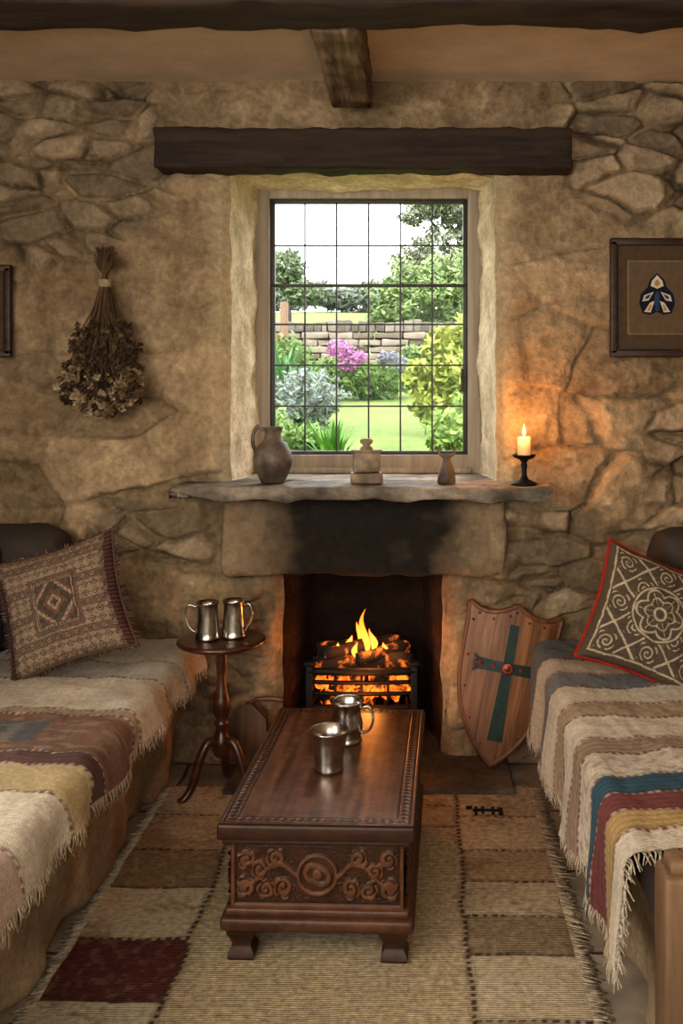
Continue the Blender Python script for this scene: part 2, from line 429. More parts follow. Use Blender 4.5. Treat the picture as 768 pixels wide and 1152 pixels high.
mb = MB(); mb.rbox(-.72, .36, 3.44, 4.17, -.02, .028, .012, .05, .006, 6, col=lambda p: lerp((.06, .050, .043), (.16, .13, .10), .5 + F(p.x * 4, p.y * 4, 0)))
mb.build('hearth_slab', [M_stone], merge=.0001)

# fire grate
gr = empty('fire_grate', (-.225, 3.86, 0))
mb = MB()
def gp(x, bow=.012): return V((x, -.12 - bow * (1 - (x / .21) ** 2), 0))
for z, r_ in ((.235, .012), (.290, .009), (.335, .009), (.378, .016)):
    mb.tube([gp(-.215 + .43 * i / 10) + V((0, 0, z)) for i in range(11)], r_, 8)
    for sx in (-.21, .21): mb.tube([(sx, -.12, z), (sx * .85, .16, z)], .008, 6)
for sx in (-.21, .21):
    mb.rbox(sx - .014, sx + .014, -.135, -.108, .02, .405, .004, .2)
    mb.rbox(sx - .022, sx + .022, -.142, -.10, .40, .418, .005, .2)
    mb.tube([(sx * .85, .16, .03), (sx * .85, .16, .40)], .012, 8)
for i in range(1, 4):
    x = -.21 + .105 * i; q = gp(x); mb.tube([q + V((0, 0, .2)), q + V((0, 0, .38))], .006, 6)
for i in range(9):
    x = -.19 + .38 * i / 8; mb.tube([(x, -.15, .215), (x * .9, .16, .215)], .008, 6)
mb.rbox(-.22, .22, -.15, -.12, .175, .225, .005, .1)
mb.rbox(-.20, .20, -.13, -.115, .04, .17, .004, .1)
mb.build('iron_basket', [M_iron], gr)
m, nt, b = base('glowing_embers')
vec = coords(nt); n1 = nd(nt, 'ShaderNodeTexNoise'); n1.inputs['Scale'].default_value = 22; n1.inputs['Detail'].default_value = 5
nt.links.new(vec, n1.inputs['Vector'])
cr = nd(nt, 'ShaderNodeValToRGB'); cr.color_ramp.elements[0].position = .55; cr.color_ramp.elements[1].position = .72
cr.color_ramp.elements[0].color = (0, 0, 0, 1); cr.color_ramp.elements[1].color = (1, .20, .02, 1)
nt.links.new(n1.outputs['Fac'], cr.inputs[0]); nt.links.new(cr.outputs[0], b.inputs['Emission Color']); b.inputs['Emission Strength'].default_value = 1.6
b.inputs['Base Color'].default_value = (.02, .015, .012, 1); b.inputs['Roughness'].default_value = .95
M_ember = m
m2 = m.copy(); m2.name = 'hot_coals'; M_hot = m2
for n_ in m2.node_tree.nodes:
    if n_.type == 'VALTORGB': n_.color_ramp.elements[0].position = .42; n_.color_ramp.elements[1].position = .68
    if n_.type == 'BSDF_PRINCIPLED': n_.inputs['Emission Strength'].default_value = 3.0
mb = MB()
def rock(mb, c, r, mat=0, col=(.1, .1, .1), sq=(1, 1, 1), n=8):
    sdv = random.random() * 90
    def fn(u, v):
        a = u * 2 * pi; t = v * pi; d = V((math.sin(t) * math.cos(a), math.sin(t) * math.sin(a), math.cos(t)))
        k = r * (1 + .45 * N(d.x * 1.4 + sdv, d.y * 1.4, d.z * 1.4))
        return V(c) + V((d.x * k * sq[0], d.y * k * sq[1], d.z * k * sq[2]))
    mb.grid(fn, n + 2, n, mat, col)
for i in range(75):
    rock(mb, (rnd(-.18, .18), rnd(-.10, .13), rnd(.235, .35)), rnd(.022, .036), 0)
mb.build('coals', [M_hot], gr)
mb = MB()
def log(a, b_, r):
    a = V(a); b_ = V(b_); pts = [a.lerp(b_, i / 8) + V((0, .006 * N(i * .6, 1, r * 99), .008 * N(i * .7, 5, r * 99))) for i in range(9)]
    mb.tube(pts, [r * (1 + .15 * N(i, 3, r * 50)) for i in range(9)], 12)
log((-.20, -.06, .385), (.10, -.02, .395), .034); log((-.12, .06, .39), (.20, -.06, .40), .032); log((-.16, -.07, .43), (.05, .06, .445), .027); log((-.02, -.09, .415), (.18, .04, .435), .028); log((-.20, .10, .40), (.15, .12, .43), .035)
mb.build('logs', [M_ember], gr)
m, nt, b = base('flame'); nt.nodes.clear()
tc = nd(nt, 'ShaderNodeTexCoord'); sp = nd(nt, 'ShaderNodeSeparateXYZ'); nt.links.new(tc.outputs['Generated'], sp.inputs[0])
cr = nd(nt, 'ShaderNodeValToRGB'); e = cr.color_ramp.elements; e[0].position = 0; e[0].color = (1, .34, .05, 1); e[1].position = 1; e[1].color = (1, .15, .012, 1)
nt.links.new(sp.outputs[2], cr.inputs[0])
em = nd(nt, 'ShaderNodeEmission'); em.inputs['Strength'].default_value = 3.2; nt.links.new(cr.outputs[0], em.inputs[0])
tr = nd(nt, 'ShaderNodeBsdfTransparent'); lw = nd(nt, 'ShaderNodeLayerWeight'); lw.inputs[0].default_value = .35
mt = nd(nt, 'ShaderNodeMath', operation='MULTIPLY_ADD'); nt.links.new(lw.outputs['Facing'], mt.inputs[0]); mt.inputs[1].default_value = 1.0; mt.inputs[2].default_value = .15; mt.use_clamp = True
mx = nd(nt, 'ShaderNodeMixShader'); o = nd(nt, 'ShaderNodeOutputMaterial')
nt.links.new(mt.outputs[0], mx.inputs[0]); nt.links.new(em.outputs[0], mx.inputs[1]); nt.links.new(tr.outputs[0], mx.inputs[2]); nt.links.new(mx.outputs[0], o.inputs[0])
M_flame = m
mb = MB()
def flame(c, h, r, sdv):
    def fn(u, v):
        a = u * 2 * pi; rr = r * (math.sin(pi * min(1, v * .9 + .08)) ** 1.1) * (1 - v * .55) * (1 + .25 * N(math.cos(a) + sdv, math.sin(a), v * 3))
        sway = .035 * h / .2 * math.sin(v * 4 + sdv) * v
        return V((c[0] + rr * math.cos(a) + sway, c[1] + rr * .6 * math.sin(a) + sway * .4, c[2] + h * v))
    mb.grid(fn, 16, 18)
for (x, y, h, r) in [(.015, -.02, .185, .022), (-.01, .03, .12, .026), (.04, .0, .10, .020), (-.06, .0, .07, .022), (-.11, -.04, .05, .018), (.09, -.03, .05, .018), (-.03, -.07, .06, .017), (.13, .0, .035, .013)]:
    flame((x, y, .42), h, r, rnd(0, 9))
mb.build('flames', [M_flame], gr)

# ------------------------------------------------------------------ benches
def basecol(p): 
    f = F(p.x * 4, p.y * 4, p.z * 4); return lerp((.24, .18, .115), (.44, .34, .225), max(0, min(1, .5 + f)))
def strands(mb, a, b_, n, dirv, ln, col, mat=0, r=.0022, j=.5):
    a = V(a); b_ = V(b_); dv = V(dirv)
    for i in range(n):
        p = a.lerp(b_, (i + rnd(.1, .9)) / n); L = ln * rnd(.7, 1.2); jit = V((rnd(-j, j), rnd(-j, j), rnd(-.2, .2))) * L * .5
        c = mulc(col, rnd(.7, 1.15))
        mb.tube([p, p + dv * L * .5 + jit * .3, p + dv * L + jit], [r, r, r * .7], 3, mat, c)
def bandcol(bands, y, key):
    for i, (ya, col, kind) in enumerate(bands):
        if y >= ya:
            return i, col, kind, y - ya
    return len(bands) - 1, bands[-1][1], bands[-1][2], .1
def blanket(name, parent, sgn, xin, xedge, zt, zh, ya, yb, bands, stitch, patch=None):
    r = .045; Ltop = abs(xedge - xin) - r; Larc = pi / 2 * r; tot = Ltop + Larc + (zt - r - zh)
    def prof(s):
        if s < Ltop: return xin + sgn * s, zt, 0, 1
        if s < Ltop + Larc:
            a = (s - Ltop) / r; return xin + sgn * (Ltop + r * math.sin(a)), zt - r + r * math.cos(a), sgn * math.sin(a), math.cos(a)
        q = s - Ltop - Larc; return xedge, zt - r - q, sgn, 0
    def at(u, v):
        y = ya + (yb - ya) * v; s = tot * u * (1 + .03 * N(y * 4, 3, 1) * u)
        x, z, nx, nz = prof(s)
        w = .014 * N(x * 5, y * 5, sgn) + .006 * F(x * 14, y * 9, 3) + .010
        hang = ss(s, Ltop + Larc * .6, tot)
        w += hang * (.012 + .016 * math.sin(y * 17 + 3 * N(y * 3, 0, 1)))
        yy = y + .014 * N(s * 6, y * 2, 8)
        return V((x + nx * w, yy, z + nz * w))
    def yeff(u, v):
        y = ya + (yb - ya) * v
        return y + .05 * (u - .5) + .020 * N(u * 5, y * 3, 2)
    def cf(u, v):
        y = yeff(u, v); i, col, kind, dy = bandcol(bands, y, 0)
        s = u * tot
        c = col
        if patch and patch[0] < s < patch[1] and patch[2] < y < patch[3]: c = patch[4]
        c = mulc(c, 1 + .12 * N(s * 3, y * 60, 1) + .12 * N(s * 60, y * 6, 4) + .22 * N(s * 4, y * 4, 9))
        if kind == 1: c = mulc(c, 1 - .30 * ss(math.sin(y * 260), .2, .8))
        if kind == 2: c = lerp(c, (.40, .34, .27), .35 * ss(N(s * 14, y * 40, 5), .1, .35))
        if kind == 3: c = lerp(c, (.25, .18, .13), .55 * ss(math.sin(s * 90 + 4 * math.sin(y * 70)) * math.sin(y * 80), .3, .6))
        if dy < .010: c = lerp(c, stitch, .85) if (s * 48) % 1 < .55 else lerp(c, (.62, .54, .43), .6)
        elif dy < .015: c = mulc(c, .55)
        return c
    mb = MB(); nu = int(tot / .0065); nv = int((yb - ya) / .0065)
    mb.grid(at, nu, nv, 0, uvcol=cf)
    for i in range(int((yb - ya) / .007)):
        v = (i + rnd(0, 1)) / ((yb - ya) / .007); v = min(v, 1); p = at(1, v); _, col, _, _ = bandcol(bands, yeff(1, v), 0)
        L = rnd(.022, .045); c = lerp(col, (.60, .52, .40), .7)
        mb.tube([p + V((0, 0, .004)), p + V((sgn * rnd(-.002, .008), rnd(-.005, .005), -L * .5)), p + V((sgn * rnd(-.004, .010), rnd(-.012, .012), -L))], [.0026, .0024, .0015], 3, 0, c)
    for i in range(int(tot / .006)):
        u = min(1, (i + rnd(0, 1)) / (tot / .006)); p = at(u, 0); L = rnd(.03, .055)
        mb.tube([p, p + V((rnd(-.004, .004), -L * .5, .003)), p + V((rnd(-.012, .012), -L, -.012))], [.0026, .0024, .0014], 3, 0, mulc((.60, .52, .40), rnd(.7, 1.1)))
    return mb.build(name, [M_fabric], parent)
CR = (.60, .53, .42); GC = (.44, .405, .34); TAN = (.44, .34, .23)
lb = empty('window_bench')
mb = MB(); mb.rbox(-1.94, -.97, .9, 3.74, 0, .40, .03, .02, .04, 4, col=basecol); mb.build('stone_base', [M_wall], lb, merge=.0001)
mb = MB(); mb.rbox(-1.94, -.91, .92, 3.73, .40, .495, .045, .04, .006, 4); mb.build('seat_pad', [M_pad], lb, merge=.0001)
mb = MB(); mb.rbox(-1.93, -1.56, .95, 3.72, .49, .975, .09, .04, .02, 4)
mb.rbox(-1.93, -1.335, 3.50, 3.725, .49, .975, .10, .03, .02, 4); mb.build('back_bolster', [M_pad], lb, merge=.0001)
blanket('striped_blanket', lb, 1, -1.57, -.872, .505, .405, 1.2, 3.70,
        [(3.40, CR, 0), (3.20, GC, 0), (2.90, CR, 0), (2.85, (.40, .29, .20), 3), (2.55, (.20, .105, .068), 2), (2.47, (.13, .06, .05), 1), (2.30, (.46, .36, .20), 0), (2.02, CR, 0), (1.8, (.45, .34, .27), 0), (1.0, CR, 0)], (.14, .06, .045), (0, .48, 2.62, 2.80, (.11, .11, .115)))
rb = empty('window_bench')
mb = MB(); mb.rbox(.55, 1.36, .9, 3.74, 0, .385, .03, .02, .04, 4, col=basecol); mb.build('stone_base', [M_wall], rb, merge=.0001)
mb = MB(); mb.rbox(.49, 1.36, 1.15, 3.73, .37, .49, .05, .04, .006, 4); mb.build('seat_pad', [M_pad], rb, merge=.0001)
mb = MB(); mb.rbox(1.12, 1.36, 1.15, 3.72, .49, .98, .09, .04, .02, 4)
mb.rbox(.90, 1.36, 3.50, 3.725, .49, .98, .10, .03, .02, 4); mb.build('back_bolster', [M_pad], rb, merge=.0001)
blanket('striped_blanket', rb, -1, 1.13, .452, .502, .235, 2.02, 3.70,
        [(3.42, (.17, .17, .17), 1), (3.27, (.46, .40, .31), 0), (3.10, (.20, .215, .225), 0), (2.96, CR, 0), (2.83, (.40, .30, .20), 3), (2.66, CR, 2), (2.56, (.36, .25, .17), 1), (2.42, CR, 3), (2.31, (.024, .085, .125), 1), (2.21, (.19, .045, .042), 1), (2.11, (.48, .32, .13), 1), (1.0, CR, 0)], (.20, .05, .04))
mb = MB()
mb.rbox(.45, .535, 1.70, 1.785, 0, .61, .012, .1, .004, 8)
mb.rbox(.462, .523, 1.712, 1.773, .605, .635, .012, .1, .002, 8)
mb.rbox(.53, 1.34, 1.715, 1.77, .50, .58, .01, .1, .004, 8)
mb.build('wooden_arm_post', [M_oak], rb, merge=.0001, angle=40)

# ------------------------------------------------------------------ cushions
def cushion(name, loc, rot, a, T, pat, pipe, fringe=None, asp=1.0):
    e = empty(name, loc, rot)
    mb = MB(); n = 190
    def sh(u, v, s):
        x = u * 2 - 1; z = v * 2 - 1
        t = T * (max(0, (1 - x * x) * (1 - z * z)) ** .42)
        px = a * asp * x * (1 - .10 * (1 - z * z)); pz = a * z * (1 - .10 * (1 - x * x))
        wr = .012 * N(x * 2.2, z * 2.2, s * 5 + a) + .007 * N(x * 6, z * 6, s)
        return V((px, s * (t + wr * min(1, t / .02)), pz))
    mb.grid(lambda u, v: sh(u, v, -1), n, n, 0, uvcol=lambda u, v: pat(u * 2 - 1, v * 2 - 1))
    mb.grid(lambda u, v: sh(1 - u, v, 1), 40, 40, 0, col=(.12, .09, .07))
    mb.build('cover', [M_cush], e)
    mb = MB(); pts = []
    for k in range(160):
        q = k / 40; s = int(q); t = (q - s) * 2 - 1
        x, z = [(t, -1), (1, t), (-t, 1), (-1, -t)][s]
        pts.append((a * asp * x * (1 - .10 * (1 - z * z)), 0, a * z * (1 - .10 * (1 - x * x))))
    mb.tube(pts, .007, 8, 0, lambda p: pipe, closed=True)
    if fringe:
        for k in range(320):
            q = k / 80; p = V(pts[int(k / 2)]); d = p.normalized(); L = rnd(.012, .024)
            mb.tube([p, p + d * L + V((rnd(-.006, .006), rnd(-.008, .008), rnd(-.006, .006)))], [.0022, .0014], 3, 0, mulc(random.choice(fringe), rnd(.7, 1.2)))
    mb.build('piping', [M_cush], e)
    return e
def patL(x, z):
    x = x + .02 * N(z * 5, 1, 1); z = z + .02 * N(x * 5, 2, 2)
    bg = mulc((.31, .235, .165), 1 + .25 * N(x * 30, z * 30, 1)); dk = (.052, .036, .030); rd = (.14, .052, .045); c = bg
    if abs(x) > .88: return dk if (z * 14) % 1 < .6 else rd
    if abs(x) > .82: return mulc(bg, .8) if (z * 30) % 1 < .5 else dk
    m = abs(x * 1.15) + abs(z * .95)
    mm = max(abs(x) * 1.5, abs(z) * 1.25)
    if mm < .64:
        k = (mm * 11) % 1; ring = int(mm * 11)
        if ring >= 6: c = rd if (x * 9 + z * 9) % 1 < .5 else lerp(dk, bg, .25)
        elif ring == 5: c = dk if (x * 26) % 1 < .5 else mulc(bg, .9)
        else:
            c = [dk, bg, rd, dk][int(m * 13) % 4]
        if k < .16: c = dk
    else:
        gx = (x * 6.5) % 1 - .5; gz = (z * 6.5 + .5) % 1 - .5; q = abs(gx) + abs(gz)
        row = int(z * 6.5 + 50.5) % 3
        if q < .16: c = rd if row else dk
        elif q < .28: c = bg
        elif q < .42: c = dk
        elif row == 1: c = lerp(bg, dk, .75)
        elif (x * 22 + z * 22) % 1 < .35: c = lerp(bg, dk, .6)
        if abs((z * 6.5) % 1) < .10: c = lerp(c, rd, .8)
    return lerp(c, bg, .16 * (N(x * 14, z * 14, 7) + 1))
def patR(x, z):
    x = x + .02 * N(z * 4, 1, 5); z = z + .02 * N(x * 4, 2, 6)
    dk = mulc((.10, .075, .054), 1 + .2 * N(x * 40, z * 40, 1)); lt = mulc((.42, .345, .245), 1 + .3 * N(x * 9, z * 9, 3))
    on = False
    r0 = math.hypot(x, z); th = math.atan2(z, x)
    if max(abs(x), abs(z)) > .86: on = (abs(max(abs(x), abs(z)) - .89) < .015)
    elif r0 < .50:
        pet = .30 + .12 * abs(math.cos(3 * th))
        on = abs(r0 - pet) < .020 or abs(r0 - .10) < .02 or (r0 < pet - .05 and abs(math.sin(6 * th)) < .13 and r0 > .14) or (abs(r0 - pet * .65) < .014 and r0 > .12)
        if abs(r0 - .46) < .016: on = True
    else:
        k1 = (x + z) * 1.45; k2 = (x - z) * 1.45
        if abs((k1 % 1) - .5) < .035 or abs((k2 % 1) - .5) < .035: on = True
        else:
            cx = ((k1) % 1) ; cz = ((k2) % 1); cx = (cx + .5) % 1 - .5; cz = (cz + .5) % 1 - .5
            rr = math.hypot(cx, cz); t2 = math.atan2(cz, cx)
            on = ((rr * 6.5 + t2 / (2 * pi)) % 1) < .33 and rr < .40 * (.8 + .2 * math.cos(4 * t2))
    return lt if on else dk
cushion('patterned_cushion', (-1.240, 3.27, .752), (math.radians(-20), math.radians(-17), math.radians(6)), .210, .09, patL, (.11, .065, .05), [(.3, .24, .17), (.16, .06, .05), (.06, .07, .10)], 1.03)
cushion('patterned_cushion', (.808, 3.23, .712), (math.radians(-24), math.radians(21), math.radians(-4)), .216, .09, patR, (.33, .028, .018))

# ------------------------------------------------------------------ rug
def rugcol(u, v):
    x = RG[0] + (RG[1] - RG[0]) * u; y = RG[2] + (RG[3] - RG[2]) * v
    wx = x + .014 * N(y * 4, 1, 1); wy = y + .016 * N(x * 4, 2, 2)
    cream = (.54, .445, .315); tan = (.43, .335, .22)
    zone = 'L' if wx < -.62 else ('R' if wx > .135 else 'C')
    if zone == 'C' and wy > 3.18: zone = 'B'
    rows = {'L': [(3.27, cream), (3.02, (.48, .38, .255)), (2.79, (.27, .195, .115)), (2.53, cream), (2.27, (.13, .042, .038)), (2.0, (.52, .44, .33)), (1.7, (.2, .14, .08)), (0, cream)],
            'R': [(3.26, (.50, .41, .28)), (3.02, cream), (2.83, (.42, .32, .21)), (2.64, (.50, .41, .285)), (2.46, (.26, .20, .13)), (2.2, cream), (1.9, (.4, .3, .2)), (0, cream)],
            'B': [(3.34, cream), (3.18, tan)], 'C': [(0, (.46, .37, .245))]}[zone]
    c = cream; dy = 1
    for (yb, cc) in rows:
        if wy >= yb: c = cc; dy = wy - yb; break
    if c[0] < .28 and zone != 'C':
        c = lerp(c, (.40, .31, .20), (.25 if c[1] < .06 else .5) * ss(N(x * 30, y * 24, 4) + .5 * N(x * 70, y * 70, 3), .05, .4))
    elif zone != 'C': c = lerp(c, (.22, .155, .09), .6 * ss(N(x * 5, y * 7, 14) + .5 * N(x * 30, y * 60, 3), .1, .5))
    else: c = mulc(c, 1 + .10 * math.sin(y * 330 + 2 * N(x * 20, y * 3, 0)) + .25 * N(x * 90, y * 60, 3) + .15 * N(x * 3, y * 3, 3))
    ex = min(abs(wx + .62), abs(wx - .135))
    if (ex < .006 and (y * 38) % 1 < .6) or (dy < .008 and (x * 38) % 1 < .6 and zone != 'C'): c = (.09, .06, .04)
    elif ex < .014 or dy < .016: c = mulc(c, .8)
    if zone == 'R':
        ax = x - .25; ay = wy - 3.31
        if (abs(ax) < .055 and abs(ay) < .012) or (abs(abs(ax) - .045) < .008 and -.04 < ay < .03) or (abs(ax + .07) < .014 and abs(ay - .02) < .014) or (abs(abs(ax) - .018) < .006 and abs(ay) < .032): c = (.02, .025, .035)
    return c
RG = (-.925, .415, 1.1, 3.50)
mb = MB()
mb.grid(lambda u, v: V((RG[0] + (RG[1] - RG[0]) * u + .010 * N(v * 20, u * 2, 0), RG[2] + (RG[3] - RG[2]) * v + .012 * N(u * 9, 5, v), .013 + .003 * N(u * 9, v * 16, 1))), 220, 400, 0, uvcol=rugcol)
mb.grid(lambda u, v: V((RG[0] + (RG[1] - RG[0]) * u, RG[2] + (RG[3] - RG[2]) * v, .001)), 1, 1, 0, (.2, .15, .1))
fc = (.60, .51, .38)
strands(mb, (RG[0], RG[2], .012), (RG[0], RG[3], .012), 420, (-1, 0, -.2), .042, fc, r=.0034)
strands(mb, (RG[1], RG[2], .012), (RG[1], RG[3], .012), 420, (1, 0, -.2), .050, fc, r=.0034)
strands(mb, (RG[0], RG[3], .012), (RG[1], RG[3], .012), 260, (0, 1, -.25), .035, fc, r=.003)
mb.build('patchwork_rug', [M_rug])

# ------------------------------------------------------------------ carved chest (coffee table)
ch = empty('carved_chest', (-.248, 2.84, 0.0), (0, 0, math.radians(-2.0)))
W2 = .257; L2 = .445; DK = (.042, .018, .010); MD = (.120, .052, .027)
def woodg(p): return lerp(DK, MD, max(0, min(1, .5 + .8 * N(p.x * 30, p.y * 3, p.z * 30))))
mb = MB()
mb.rbox(-W2, W2, -L2, L2, .340, .383, .009, .06, 0, 1, col=DK)
mb.rbox(-W2 + .012, W2 - .012, -L2 + .012, L2 - .012, .325, .341, .006, .1, 0, 1, col=DK)
mb.build('top_edge', [M_chest], ch, merge=.0001, angle=50)
mb = MB()
def topf(u, v):
    x = (u * 2 - 1) * (W2 - .006); y = (v * 2 - 1) * (L2 - .006)
    ex = W2 - abs(x); ey = L2 - abs(y); e_ = min(ex, ey); h = 0
    if .020 < e_ < .044:
        s = y if ex < ey else x; q = (e_ - .020) / .024
        h = -.0018 * (1 if (abs(((s * 46) % 1) - .5) * 2 - abs(q * 2 - 1)) > 0 else 0)
    if abs(e_ - .016) < .0025 or abs(e_ - .048) < .0028: h = -.0022
    return V((x, y, .3845 + h))
def topc(u, v):
    p = topf(u, v); h = .3845 - p.z
    g_ = lerp((.075, .034, .020), (.195, .100, .060), max(0, min(1, .5 + .7 * N(p.x * 55, p.y * 3.5, 1) + .3 * N(p.x * 9, p.y * 5, 3))))  # lighter than the body: window sheen worked into the wood colour
    g_ = mulc(g_, 1 + .35 * F(p.x * 25, p.y * 25, 2))
    e_ = min(W2 - abs(p.x), L2 - abs(p.y))
    if e_ < .05: g_ = mulc(g_, .85)
    if h > .001: g_ = mulc(g_, .6)
    if e_ > .056 and (abs(p.x) < .0012): g_ = mulc(g_, .45)
    return g_
mb.grid(topf, 190, 330, 0, uvcol=topc)
mb.build('top_panel', [M_chesttop], ch)
BX = .225; BY = .405
def carve(x, z, hw, hh, rep=False):
    ex = hw - abs(x); ez = hh - abs(z)
    if min(ex, ez) < .010: return .9
    if min(ex, ez) < .015: return .1
    h = .15
    r = math.hypot(x, z)
    if r < .054:
        h = .25
        th = math.atan2(z, x)
        if r > .046: h = 1
        elif r > .040: h = .2
        elif abs(r - .026 - .006 * math.cos(2 * th + .8)) < .006: h = .95
        elif r < .012: h = 1
    else:
        ax = abs(x) + .006 * N(x * 20, z * 20, 3); best = 0
        zz = z + .006 * N(x * 24, z * 24, 9)
        vine = abs(zz - .030 * math.sin((ax - .055) * 34)) 
        if vine < .006: best = 1
        for (cx, cz, R_, sg) in ((.088, -.034, .028, 1), (.108, .042, .026, -1), (.135, -.040, .026, -1), (.150, .012, .026, 1), (.185, .040, .028, 1), (.190, -.034, .030, -1)):
            dx = ax - cx; dz = zz - cz; rr = math.hypot(dx, dz)
            if rr < R_:
                th = math.atan2(dz, dx) * sg
                lobes = R_ * (.72 + .28 * abs(math.cos(2.5 * th + cx * 50)))
                if rr < lobes:
                    k = (rr / R_ * 1.7 + th / (2 * pi)) % 1
                    best = max(best, .95 - .75 * ss(abs(k - .5), .30, .42))
        h = max(h, best)
        if best < .1: h += .22 * max(0, N(x * 150, z * 150, 3))
    return h
def panel(mb, mk, hw, hh, n1, n2, off=0):
    def fn(u, v): x = (u * 2 - 1) * hw; z = (v * 2 - 1) * hh; return mk(x, z, .009 * (carve(x if not off else ((x + off) % (2 * off)) - off, z, hw if not off else off, hh)))
    def cf(u, v):
        x = (u * 2 - 1) * hw; z = (v * 2 - 1) * hh; h = carve(x if not off else ((x + off) % (2 * off)) - off, z, hw if not off else off, hh)
        return mulc(lerp((.034, .014, .007), (.118, .050, .024), min(1, h) ** 1.2), 1 + .25 * N(x * 40, z * 40, 3))
    mb.grid(fn, n1, n2, 0, uvcol=cf)
zc = .24; hh = .088
mb = MB()
mb.rbox(-BX, BX, -BY, BY, .15, .33, .004, .1, col=DK)
panel(mb, lambda x, z, h: V((x, -BY - .001 - h, zc + z)), BX, hh, 260, 110)
panel(mb, lambda x, z, h: V((BX + .001 + h, x, zc + z)), BY, hh, 300, 60, off=.2025)
panel(mb, lambda x, z, h: V((-BX - .001 - h, -x, zc + z)), BY, hh, 300, 60, off=.2025)
mb.build('carved_body', [M_chest], ch)
mb = MB()
mb.rbox(-BX - .028, BX + .028, -BY - .028, BY + .028, .098, .134, .012, .1, col=lambda p: woodg(p))
mb.rbox(-BX - .016, BX + .016, -BY - .016, BY + .016, .13, .155, .010, .1, col=lambda p: woodg(p))
for sx in (-1, 1):
    for sy in (-1, 1):
        cx = sx * (BX - .025); cy = sy * (BY - .025)
        prof = [(.0001, .016), (.046, .016), (.050, .022), (.046, .034), (.036, .045), (.034, .055), (.042, .070), (.052, .085), (.055, .105), (.0001, .105)]
        mb.lathe([(r_, z_) for r_, z_ in prof], 4, 0, DK, c=(0, 0, 0), xf=Matrix.Translation((cx, cy, 0)) @ Matrix.Rotation(pi / 4, 4, 'Z'))
mb.build('plinth_and_feet', [M_chest], ch, angle=35)

# ------------------------------------------------------------------ pewter mugs
def smoothpath(pts, n=4):
    out = []
    P = [V(p) for p in pts]
    for i in range(len(P) - 1):
        p0 = P[max(i - 1, 0)]; p1 = P[i]; p2 = P[i + 1]; p3 = P[min(i + 2, len(P) - 1)]
        for k in range(n):
            t = k / n
            out.append(.5 * ((2 * p1) + (p2 - p0) * t + (2 * p0 - 5 * p1 + 4 * p2 - p3) * t * t + (3 * p1 - p0 - 3 * p2 + p3) * t ** 3))
    out.append(P[-1]); return out
def mug2(name, loc, prof, hpts, rotz, hr=.006):
    mb = MB(); mb.lathe(prof, 48)
    if hpts:
        pp = smoothpath(hpts, 6); mb.tube(pp, hr, 8, flat=.75)
    return mb.build(name, [M_pewter], loc=loc, rot=(0, 0, rotz))
beaker = [(.0001, .001), (.040, .001), (.044, .004), (.042, .010), (.043, .03), (.049, .08), (.055, .112), (.0585, .117), (.058, .121), (.054, .119), (.047, .08), (.040, .012), (.0001, .010)]
mug2('pewter_cup', (-.262, 2.745, .3855), beaker, None, 0)
tank = [(.0001, .001), (.046, .001), (.050, .006), (.046, .014), (.044, .02), (.050, .045), (.051, .060), (.045, .085), (.044, .105), (.052, .125), (.055, .132), (.053, .134), (.047, .126), (.040, .100), (.040, .085), (.046, .058), (.044, .03), (.0001, .018)]
mug2('pewter_tankard', (-.226, 2.965, .3855), tank, [(.045, 0, .112), (.075, 0, .118), (.088, 0, .085), (.078, 0, .05), (.055, 0, .035), (.046, 0, .04)], math.radians(-15))
pit = [(.0001, .001), (.043, .001), (.046, .006), (.043, .012), (.042, .03), (.038, .08), (.036, .118), (.040, .132), (.043, .137), (.041, .138), (.034, .12), (.034, .09), (.038, .03), (.0001, .012)]
STX, STY, STZ = -.728, 3.46, .585
mug2('pewter_mug', (-.775, 3.44, STZ + .001), pit, [(-.038, 0, .118), (-.068, 0, .125), (-.082, 0, .095), (-.07, 0, .05), (-.045, 0, .025)], math.radians(0))
mug2('pewter_mug', (-.685, 3.47, STZ + .001), pit, [(.038, 0, .118), (.062, 0, .125), (.072, 0, .095), (.06, 0, .05), (.045, 0, .025)], math.radians(-10))

# ------------------------------------------------------------------ side table
st = empty('tripod_side_table', (STX, STY, 0))
mb = MB(); mb.lathe([(.0001, .558), (.10, .558), (.145, .562), (.158, .567), (.163, .575), (.160, .583), (.150, .585), (.0001, .585)], 64)
mb.lathe([(.0001, .54), (.05, .542), (.055, .558)], 24)
mb.build('round_top', [M_mahog], st)
mb = MB(); mb.lathe([(.022, .545), (.018, .53), (.024, .50), (.019, .48), (.016, .44), (.020, .40), (.030, .36), (.034, .33), (.028, .30), (.018, .285), (.026, .275), (.026, .265), (.019, .255), (.024, .235), (.034, .21), (.036, .18), (.028, .155), (.018, .145), (.0001, .14)], 28)
mb.build('turned_column', [M_mahog], st)
mb = MB()
for a in (-.45, 1.65, 3.75):
    d = V((math.cos(a), math.sin(a), 0))
    pts = smoothpath([d * .02 + V((0, 0, .20)), d * .055 + V((0, 0, .205)), d * .09 + V((0, 0, .14)), d * .115 + V((0, 0, .06)), d * .145 + V((0, 0, .022)), d * .165 + V((0, 0, .018))], 4)
    mb.tube(pts, [.019 - .007 * i / len(pts) for i in range(len(pts))], 10)
mb.build('curved_legs', [M_mahog], st)

